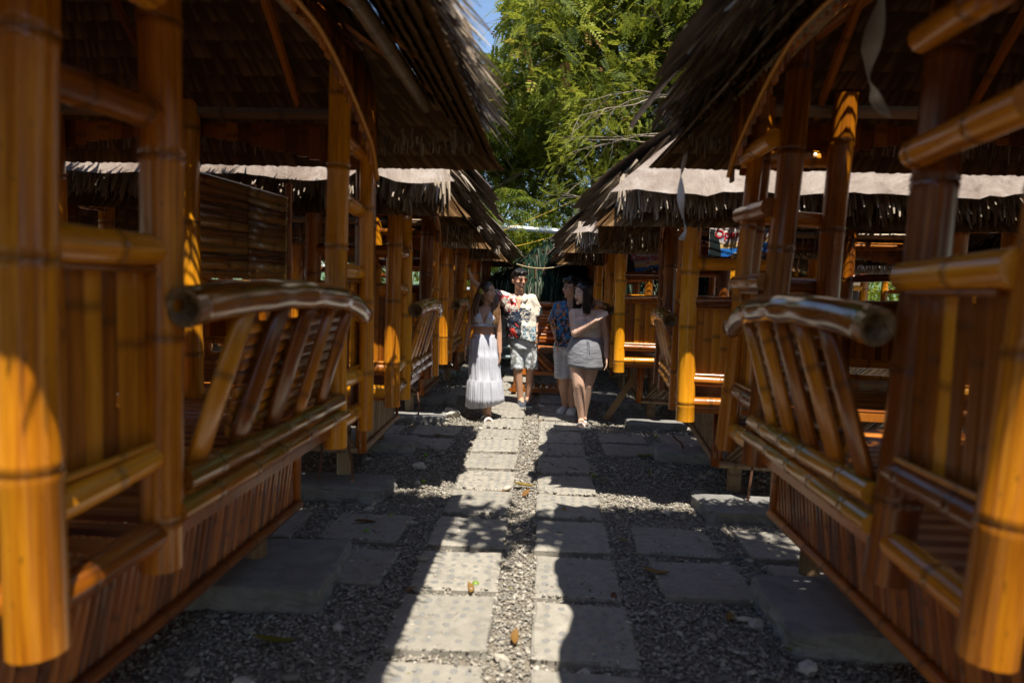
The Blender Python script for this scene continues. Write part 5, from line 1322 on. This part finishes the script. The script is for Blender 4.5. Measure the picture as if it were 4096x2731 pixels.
    locks(O, H_BR, r, [(-.665, 7.44, 1.47), (-.69, 7.49, 1.47), (-.66, 7.54, 1.47)], [(-.70, 7.40, 1.12), (-.74, 7.42, 1.11), (-.70, 7.52, 1.14)], .015, .013, 34, 3, [(-.03, -.02, 0), (-.045, 0, 0), (-.02, .03, 0)])
    locks(O, H_BR, r, [(-.60, 7.53, 1.48), (-.57, 7.53, 1.47)], [(-.545, 7.41, 1.13), (-.505, 7.43, 1.10)], .014, .014, 22, 4, [(.03, .0, 0), (.05, 0, 0)])
    e = Body(O); rr = random.Random(2)
    for i in range(16): e.ell((-.672 + rr.uniform(-.02, .02), 7.41 + rr.uniform(-.02, .01), 1.44 + rr.uniform(-.028, .028)), .011, .009, .009, None, 8)
    e.b.obj('hair_flower', simple('yellow_green_petal', (.38, .36, .04), .5), r)
    MB().tube([(-.838 - x0, .0, .822), (-.838 - x0, .0, .806)], .030, 14).obj('bracelet', M_SILV, r)
    for (ax, ay, tx, ty) in ((-.565, 7.46, -.545, 7.29), (-.605, 7.58, -.60, 7.44)):
        m = MB(); d = Vector((tx - ax, ty - ay, 0)).normalized(); c = Vector((ax, ay, 0)).lerp(Vector((tx, ty, 0)), .45); rot = Matrix.Rotation(math.atan2(d.y, d.x) + math.pi / 2, 3, 'Z')
        ss = Body(O); ss.cap(c - d * .08 + Vector((0, 0, .008)), .034, c + d * .09 + Vector((0, 0, .006)), .040); q = ss.build('sandal_sole', C_SANDAL, r, .008, 1, lambda p: p.z < .026 and p.z > -.006)
        for off in (.03, .075):
            cc = c + d * off; P_ = [cc + (rot @ Vector((.046 * math.cos(a), 0, .012 + .050 * math.sin(a)))) - Vector(O) for a in [i * math.pi / 8 for i in range(9)]]; m.tube(P_, .009, 6, squash=1.0)
        m.obj('sandal_strap', C_SANDAL, r)
woman_white()

# ---- man in the printed shirt and sunglasses
def man_print():
    x0, y0 = -.25, 8.5; O = (x0, y0, 0); r = stand(x0, y0, 'man in sunglasses and a cream shirt with red blossom and blue waves, arm raised')
    B = Body(O)
    B.loft([(-.222, 8.5, .78, .150, .11), (-.23, 8.5, .90, .150, .11), (-.25, 8.5, 1.0, .145, .105), (-.27, 8.5, 1.12, .160, .11), (-.285, 8.5, 1.25, .175, .115), (-.297, 8.5, 1.345, .175, .09), (-.297, 8.5, 1.385, .10, .07), (-.295, 8.5, 1.41, .06, .058)])
    B.cap((-.295, 8.5, 1.36), .058, (-.305, 8.48, 1.51), .052); B.head((-.308, 8.47, 1.582), (.62, -.78, -.03), (-.06, 0, 1), 1.12)
    B.limb([(-.455, 8.5, 1.355), (-.725, 8.50, 1.425), (-.88, 8.44, 1.565)], [.052, .042, .028]); B.limb([(-.135, 8.5, 1.355), (-.075, 8.53, 1.10), (-.062, 8.44, .90)], [.052, .042, .028])
    B.hand((-.885, 8.44, 1.57), (-.35, -.2, 1), (-1, .3, 0), .15, 1.0, -1); B.hand((-.062, 8.435, .895), (-.15, -.12, -1), (.7, -.7, 0), .75, 1.05, -1)
    B.limb([(-.297, 8.5, .83), (-.288, 8.47, .47), (-.242, 8.50, .10)], [.082, .058, .036]); B.limb([(-.150, 8.5, .83), (-.130, 8.52, .47), (-.148, 8.58, .10)], [.082, .058, .036])
    B.cap((-.282, 8.50, .36), .055, (-.262, 8.51, .25), .046); B.cap((-.132, 8.56, .36), .055, (-.138, 8.58, .25), .046)
    B.cap((-.235, 8.50, .10), .038, (-.222, 8.42, .045), .036); B.cap((-.155, 8.58, .10), .038, (-.145, 8.50, .045), .036)
    B.build('body', SK1, r); B.face_parts(r, 1); B.glasses(r, M_FRAMEB, M_LENS, .0245)
    S = Body(O)
    S.loft([(-.222, 8.49, .835, .222, .150), (-.228, 8.49, .90, .215, .150), (-.25, 8.49, 1.0, .205, .145), (-.27, 8.495, 1.12, .20, .142), (-.285, 8.5, 1.25, .20, .138), (-.297, 8.5, 1.345, .185, .105), (-.297, 8.5, 1.40, .10, .078)])
    S.cap((-.44, 8.5, 1.345), .080, (-.575, 8.50, 1.375), .088); S.cap((-.145, 8.5, 1.345), .074, (-.085, 8.52, 1.175), .088); S.cap((-.40, 8.5, 1.28), .08, (-.47, 8.5, 1.33), .08)
    def keep(p):
        if p.z < .855 + .02 * math.sin(p.x * 16): return False
        if p.x < -.605: return False
        if p.x > -.12 and (Vector(p) - Vector((-.145, 8.5, 1.345))).dot(Vector((.06, .02, -.17)).normalized()) > .205 and p.x > -.075: return False
        dx = p.x + .292
        if p.y < 8.5 and p.z > 1.225 and abs(dx) < (p.z - 1.225) * .42: return False
        return not (p.z > 1.392 and abs(dx) < .075)
    S.build('shirt', P_SHIRT1, r, .007, 4, keep, .5, .003, .012)
    for sg, lx in ((-1, -.055), (1, .055)):
        b = MB(); P_ = [(-.297 + lx * .35 - x0, -.105, 1.30), (-.297 + lx * .8 - x0, -.085, 1.395), (-.297 + lx * 1.35 - x0, .0, 1.425), (-.297 + lx * 1.0 - x0, .05, 1.43)]; Q_ = [(-.297 + lx * 1.5 - x0, -.128, 1.315), (-.297 + lx * 2.1 - x0, -.098, 1.365), (-.297 + lx * 1.9 - x0, .0, 1.395), (-.297 + lx * 1.4 - x0, .06, 1.40)]
        A = [b.vert(p) for p in P_]; C_ = [b.vert(p) for p in Q_]
        for i in range(3): b.face([A[i], A[i + 1], C_[i + 1], C_[i]] if sg < 0 else [C_[i], C_[i + 1], A[i + 1], A[i]])
        q = b.obj('collar', P_SHIRT1, r); q.modifiers.new('t', 'SOLIDIFY').thickness = .004
    for i in range(4): MB().tube([(-.262 + .006 * i - x0, -.150, 1.17 - .09 * i), (-.262 + .006 * i - x0, -.156, 1.17 - .09 * i)], .0065, 8).obj('button', C_SOLE, r)
    def shorts(O, mat, hips, hemL, hemR, rad, name, fray=True, seed=1):
        S = Body(O); S.loft([(hips[0], hips[1], hips[2] + .09, rad[0], .115), (hips[0], hips[1], hips[2], rad[0] + .012, .13), (hips[0], hips[1], hips[2] - .08, rad[0] + .015, .13)])
        S.cap((hips[0] - .072, hips[1], hips[2] - .05), .098, hemL, rad[1]); S.cap((hips[0] + .072, hips[1], hips[2] - .05), .098, hemR, rad[1])
        z0 = min(hemL[2], hemR[2])
        q = S.build(name, mat, r, .007, 3, lambda p: p.z > (hemL[2] if p.x < hips[0] else hemR[2]) and p.z < hips[2] + .085, .5, .004, .010)
        return q
    man_print.shorts = None
    S = Body(O); S.loft([(-.222, 8.5, .90, .158, .118), (-.222, 8.5, .82, .172, .13), (-.222, 8.5, .74, .168, .125)])
    S.cap((-.297, 8.5, .76), .092, (-.296, 8.475, .50), .080); S.cap((-.146, 8.5, .76), .092, (-.122, 8.50, .51), .082)
    S.build('shorts', C_DEN, r, .007, 3, lambda p: p.z > .495 + .006 * math.sin(p.x * 130) and p.z < .895, .5, .004, .012)
    rr = random.Random(4); m = MB()
    for i in range(80):
        a = rr.uniform(0, 6.28); cx, cy = (-.296, 8.475) if i % 2 else (-.122, 8.50); p = Vector((cx + .084 * math.cos(a) - x0, cy + .084 * math.sin(a) - y0, .505)); m.tube([p, p + Vector((rr.uniform(-.008, .008), 0, -.022))], .0016, 4)
    m.obj('frayed_hem', C_DEN, r)
    for (cx, cy, z0, z1, n_) in ((-.325, 8.385, .58, .72, 10), (-.10, 8.405, .55, .76, 15), (-.37, 8.43, .74, .86, 7)):
        m = MB()
        for i in range(n_):
            z = z0 + (z1 - z0) * i / n_; w = rr.uniform(.012, .03); x = cx + rr.uniform(-.012, .012)
            m.tube([(x - w - x0, cy - y0 - .002, z), (x - x0, cy - y0 - .008, z + rr.uniform(-.003, .003)), (x + w - x0, cy - y0 - .002, z)], .0028, 4)
        m.obj('ripped_threads', C_THREAD, r)
    Hc = Vector((-.308, 8.47, 1.582)); f = Vector((.62, -.78, 0)).normalized(); H = Body(O); H.ell(Hc - f * .016 + Vector((0, 0, .050)), .092, .101, .096)
    for i in range(14):
        a = -1.2 + i * .17; d = Vector((f.x * math.cos(a) - f.y * math.sin(a), f.x * math.sin(a) + f.y * math.cos(a), 0)); H.cap(Hc - d * .0 + Vector((0, 0, .130)), .030, Hc + d * .092 + Vector((0, 0, .092 + .012 * math.sin(i * 2.1))), .018, 8)
    H.build('hair', H_BK, r, .006, 2, lambda p: not ((p - Hc).dot(f) > .015 and p.z - Hc.z < .052 + .0) and not (p.z - Hc.z < .0 and (p - Hc).dot(f) > -.03) and p.z - Hc.z > -.055, .5, None, .008)
    MB().tube([(-.064 - x0, -.045, .945), (-.062 - x0, -.052, .925)], .036, 16).obj('watch_strap', M_STRAP, r); MB().tube([(-.035 - x0, -.075, .937), (-.028 - x0, -.083, .936)], .018, 14).obj('watch_face', M_GOLD, r)
    for (ax, ay, tx, ty) in ((-.235, 8.50, -.212, 8.33), (-.155, 8.58, -.135, 8.42)):
        d = Vector((tx - ax, ty - ay, 0)).normalized(); a = Vector((ax, ay, 0)) - d * .05; t = Vector((tx, ty, 0)) + d * .02
        U = Body(O); U.cap(a + Vector((0, 0, .05)), .042, t + Vector((0, 0, .032)), .040); U.cap(a + Vector((0, 0, .085)), .042, a + d * .1 + Vector((0, 0, .055)), .046)
        U.build('shoe', C_NAVY, r, .007, 2, lambda p: p.z > .028); U = Body(O); U.cap(a + Vector((0, 0, .015)), .046, t + Vector((0, 0, .015)), .046); U.build('shoe_sole', C_SOLE, r, .008, 1, lambda p: -.006 < p.z < .034)
        L_ = Body(O); L_.cap(Vector((ax, ay, .095)) - d * .01, .046, Vector((ax, ay, .115)) - d * .01, .044); L_.build('shoe_collar', C_COLLAR, r, .008, 1, lambda p: p.z < .118)
man_print()

# ---- man in the blue shirt and glasses
def man_blue():
    x0, y0 = .31, 8.1; O = (x0, y0, 0); r = stand(x0, y0, 'man in black glasses and a blue and orange patterned shirt, hand in his pocket')
    B = Body(O)
    B.loft([(.315, 8.1, .76, .150, .115), (.315, 8.1, .88, .150, .115), (.318, 8.1, 1.0, .150, .115), (.318, 8.1, 1.12, .160, .115), (.315, 8.1, 1.22, .172, .11), (.318, 8.1, 1.29, .165, .09), (.33, 8.1, 1.325, .08, .065)])
    B.cap((.33, 8.1, 1.30), .056, (.34, 8.09, 1.43), .052); B.head((.333, 8.08, 1.502), (-.93, -.36, .02), (0, 0, 1), 1.09)
    B.limb([(.175, 8.1, 1.275), (.145, 8.12, 1.055), (.195, 8.0, .855)], [.052, .046, .032]); B.limb([(.46, 8.1, 1.285), (.63, 8.10, 1.335), (.765, 8.05, 1.31)], [.052, .042, .03])
    B.hand((.20, 8.0, .85), (.25, .1, -1), (0, -1, 0), .5, 1.0, -1); B.hand((.77, 8.05, 1.305), (1, -.3, -.15), (0, 0, 1), .8, 1.0, 1)
    B.limb([(.245, 8.1, .82), (.275, 8.07, .45), (.305, 8.10, .10)], [.092, .064, .040]); B.limb([(.385, 8.1, .82), (.375, 8.12, .45), (.385, 8.05, .10)], [.092, .064, .040])
    B.cap((.27, 8.10, .34), .056, (.285, 8.11, .24), .048); B.cap((.375, 8.13, .34), .056, (.38, 8.11, .24), .048)
    B.build('body', SK1, r); B.face_parts(r, 0); B.glasses(r, M_FRAMEK, None, .0225)
    S = Body(O); S.loft([(.315, 8.09, .80, .205, .155), (.315, 8.09, .90, .20, .152), (.318, 8.09, 1.0, .195, .148), (.318, 8.095, 1.12, .19, .142), (.316, 8.1, 1.22, .19, .135), (.32, 8.1, 1.29, .175, .105), (.33, 8.1, 1.34, .09, .075)])
    S.cap((.19, 8.1, 1.27), .074, (.150, 8.11, 1.10), .088); S.cap((.45, 8.1, 1.275), .072, (.57, 8.1, 1.315), .078)
    def keep(p):
        if p.z < .815: return False
        if p.x < .245 and (Vector(p) - Vector((.19, 8.1, 1.27))).dot(Vector((-.04, .01, -.17)).normalized()) > .205 and p.x < .165: return False
        if p.x > .60: return False
        dx = p.x - .315
        if p.y < 8.1 and p.z > 1.20 and abs(dx) < (p.z - 1.20) * .36: return False
        return not (p.z > 1.333 and abs(dx) < .07)
    S.build('shirt', P_SHIRT2, r, .007, 4, keep, .5, .003, .012)
    for lx in (-.055, .055):
        b = MB(); A = [b.vert(p) for p in ((.318 + lx * .3 - x0, -.112, 1.24), (.32 + lx * .8 - x0, -.085, 1.335), (.325 + lx * 1.3 - x0, .0, 1.365))]; C_ = [b.vert(p) for p in ((.318 + lx * 1.5 - x0, -.135, 1.255), (.32 + lx * 2.1 - x0, -.098, 1.305), (.325 + lx * 1.9 - x0, .0, 1.335))]
        for i in range(2): b.face([A[i], A[i + 1], C_[i + 1], C_[i]])
        b.obj('collar', P_SHIRT2, r).modifiers.new('t', 'SOLIDIFY').thickness = .004
    S = Body(O); S.loft([(.315, 8.1, .88, .158, .122), (.315, 8.1, .80, .172, .132), (.315, 8.1, .72, .168, .128)])
    S.cap((.243, 8.1, .74), .095, (.256, 8.075, .44), .086); S.cap((.388, 8.1, .74), .095, (.405, 8.12, .46), .086)
    S.build('shorts', C_WDEN, r, .007, 3, lambda p: p.z > .435 and p.z < .86, .5, .004, .011)
    m = MB(); rr = random.Random(8)
    for i in range(14):
        z = .47 + .022 * i; w = rr.uniform(.02, .045); m.tube([(.215 - w - x0, -.125, z), (.215 - x0, -.133, z + .003), (.215 + w - x0, -.125, z)], .003, 4)
    m.obj('ripped_threads', C_THREAD, r)
    Hc = Vector((.333, 8.08, 1.502)); f = Vector((-.93, -.36, 0)).normalized(); H = Body(O); H.ell(Hc - f * .018 + Vector((0, 0, .050)), .100, .094, .094)
    for i in range(14):
        a = -1.1 + i * .16; d = Vector((f.x * math.cos(a) - f.y * math.sin(a), f.x * math.sin(a) + f.y * math.cos(a), 0)); H.cap(Hc + Vector((0, 0, .128)), .030, Hc + d * .092 + Vector((0, 0, .088 + .010 * math.sin(i * 2.1))), .018, 8)
    H.build('hair', H_BK, r, .006, 2, lambda p: not ((p - Hc).dot(f) > .02 and p.z - Hc.z < .052) and not (p.z - Hc.z < -.005 and (p - Hc).dot(f) > -.03) and p.z - Hc.z > -.06, .5, None, .008)
    for (ax, ay, tx, ty) in ((.305, 8.10, .245, 7.97), (.385, 8.05, .355, 7.88)):
        d = Vector((tx - ax, ty - ay, 0)).normalized(); a = Vector((ax, ay, 0)) - d * .05; t = Vector((tx, ty, 0))
        U = Body(O); U.cap(a + Vector((0, 0, .04)), .045, t + Vector((0, 0, .038)), .050); U.cap(a + d * .09 + Vector((0, 0, .06)), .045, t - d * .01 + Vector((0, 0, .05)), .046); U.cap(a + Vector((0, 0, .06)), .046, a + Vector((0, 0, .075)), .044)
        U.build('clog', C_CLOG, r, .007, 2, lambda p: p.z > -.004)
man_blue()

# ---- woman in the one-shoulder top and grey mini skirt
def woman_grey():
    x0, y0 = .48, 7.38; O = (x0, y0, 0); r = stand(x0, y0, 'laughing woman with a black bob, cream one-shoulder top and short grey skirt')
    B = Body(O)
    B.loft([(.472, 7.39, .70, .165, .125), (.475, 7.39, .83, .182, .135), (.48, 7.39, .92, .170, .125), (.483, 7.39, .99, .150, .112), (.483, 7.39, 1.07, .150, .108), (.482, 7.39, 1.15, .160, .108), (.482, 7.39, 1.22, .158, .085), (.478, 7.39, 1.26, .12, .062), (.465, 7.39, 1.285, .052, .048)])
    for sx_ in (.415, .54): B.ell((sx_, 7.30, 1.145), .066, .055, .060)
    B.cap((.468, 7.39, 1.25), .050, (.448, 7.385, 1.38), .045); B.head((.425, 7.37, 1.438), (-.80, -.60, .02), (-.06, 0, 1), 1.06)
    B.limb([(.335, 7.38, 1.225), (.352, 7.28, 1.025), (.565, 7.20, 1.17)], [.056, .046, .026]); B.cap((.40, 7.38, 1.23), .055, (.335, 7.38, 1.225), .056)
    B.limb([(.632, 7.40, 1.225), (.69, 7.42, .98), (.700, 7.36, .775)], [.056, .044, .027]); B.cap((.56, 7.39, 1.23), .055, (.632, 7.40, 1.225), .055)
    B.hand((.568, 7.20, 1.172), (.75, -.05, .62), (-.5, -.6, .5), .25, .95, -1); B.hand((.70, 7.36, .77), (.05, -.1, -1), (1, 0, 0), .5, .95, -1)
    B.limb([(.395, 7.38, .72), (.415, 7.33, .46), (.458, 7.38, .105)], [.100, .066, .036]); B.limb([(.555, 7.39, .72), (.505, 7.38, .46), (.487, 7.46, .105)], [.100, .066, .036])
    B.cap((.418, 7.37, .36), .060, (.43, 7.385, .25), .050); B.cap((.505, 7.42, .36), .060, (.498, 7.44, .25), .050)
    flat_foot(B, (.458, 7.38, .085), (.445, 7.21, .024)); flat_foot(B, (.487, 7.46, .09), (.50, 7.33, .026))
    B.build('body', SK2, r); B.face_parts(r, 2)
    T = Body(O); T.loft([(.480, 7.39, .94, .170, .128), (.483, 7.39, .99, .157, .119), (.483, 7.39, 1.07, .156, .114), (.482, 7.39, 1.15, .166, .114), (.482, 7.39, 1.22, .164, .092), (.478, 7.39, 1.26, .126, .068)])
    for sx_ in (.415, .54): T.ell((sx_, 7.298, 1.143), .072, .061, .066)
    def keep(p):
        top = 1.135 + max(0, (p.x - .52)) * 1.1; bot = .965 + max(0, .60 - p.x) * .22
        if p.x > .585 and p.z > 1.10: return p.z < 1.262 and p.x < .625 
        return p.z < top and p.z > bot
    T.build('top', C_CREAM, r, .006, 3, keep, .5, .003, .004)
    T2 = Body(O); T2.loft([(.483, 7.39, 1.07, .1555, .1135), (.482, 7.39, 1.15, .1655, .1135), (.482, 7.39, 1.19, .168, .10)])
    for sx_ in (.415, .54): T2.ell((sx_, 7.298, 1.143), .0745, .0635, .068)
    T2.build('white_band', C_WHITE, r, .006, 3, lambda p: p.z > 1.125 and p.z < 1.15 and p.x < .55, .5, .003)
    # mini skirt
    b = MB(); n = 96; rows = []
    for (z, a, bb, cx) in ((.972, .164, .125, .482), (.945, .172, .133, .481), (.90, .185, .142, .478), (.83, .196, .150, .475), (.75, .195, .150, .473), (.68, .192, .148, .473), (.645, .192, .148, .473)):
        row = []
        for i in range(n):
            th = 2 * math.pi * i / n; q = .006 * mnoise.noise(Vector((math.cos(th) * 2, math.sin(th) * 2, z * 22))) + .004 * math.sin(z * 70 + math.cos(th) * 4)
            row.append(b.vert((cx - x0 + (a + q) * math.cos(th), .01 + (bb + q) * math.sin(th), z + (.014 * math.cos(th) if z < .7 else 0) * -1)))
        rows.append(row)
    for A, Bq in zip(rows, rows[1:]):
        for i in range(n): b.face([A[i], A[(i + 1) % n], Bq[(i + 1) % n], Bq[i]])
    b.face(rows[0][::-1]); b.obj('mini_skirt', C_GREY, r).modifiers.new('t', 'SOLIDIFY').thickness = .004
    for dx in (0, .012): MB().tube([(.487 + dx - x0, -.138, .955), (.49 + dx * 1.5 - x0, -.152, .86), (.487 + dx * 2 - x0, -.152, .78 + dx * 3)], .0035, 5).obj('drawstring', C_GREY, r)
    Hc = Vector((.425, 7.37, 1.438)); f = Vector((-.80, -.60, 0)).normalized(); H = Body(O)
    H.ell(Hc - f * .016 + Vector((0, 0, .044)), .095, .097, .096); H.ell(Hc - f * .045 + Vector((0, 0, -.05)), .078, .078, .12)
    H.build('hair_cap', H_BK, r, .007, 3, lambda p: not ((p - Hc).dot(f) > .038 and p.z - Hc.z < .070 - abs((p - Hc).dot(Vector((f.y, -f.x, 0)))) * .5))
    sd = Vector((-f.y, f.x, 0))
    rt = [Hc + f * .045 + sd * .070 + Vector((0, 0, .06)), Hc + sd * .085 + Vector((0, 0, .05)), Hc - f * .09 + Vector((0, 0, .05)), Hc - sd * .085 + Vector((0, 0, .05)), Hc + f * .045 - sd * .068 + Vector((0, 0, .06))]
    en = [p + Vector((0, 0, -.235)) for p in rt]; en[0] += sd * .012; en[1] += sd * .02; en[3] -= sd * .02; en[4] -= sd * .012
    locks(O, H_BK, r, rt, en, .013, .003, 110, 5, [(0, 0, 0)] * 5, 8)
    for (ax, ay, tx, ty) in ((.458, 7.38, .445, 7.21), (.487, 7.46, .50, 7.33)):
        m = MB(); d = Vector((tx - ax, ty - ay, 0)).normalized(); c = Vector((ax, ay, 0)).lerp(Vector((tx, ty, 0)), .45); rot = Matrix.Rotation(math.atan2(d.y, d.x) + math.pi / 2, 3, 'Z')
        ss = Body(O); ss.cap(c - d * .08 + Vector((0, 0, .008)), .034, c + d * .09 + Vector((0, 0, .006)), .040); ss.build('sandal_sole', C_SANDAL, r, .008, 1, lambda p: p.z < .026 and p.z > -.006)
        for off in (.03, .07):
            cc = c + d * off; m.tube([cc + (rot @ Vector((.045 * math.cos(a), 0, .012 + .048 * math.sin(a)))) - Vector(O) for a in [i * math.pi / 8 for i in range(9)]], .008, 6)
        m.obj('sandal_strap', C_SANDAL, r)
woman_grey()
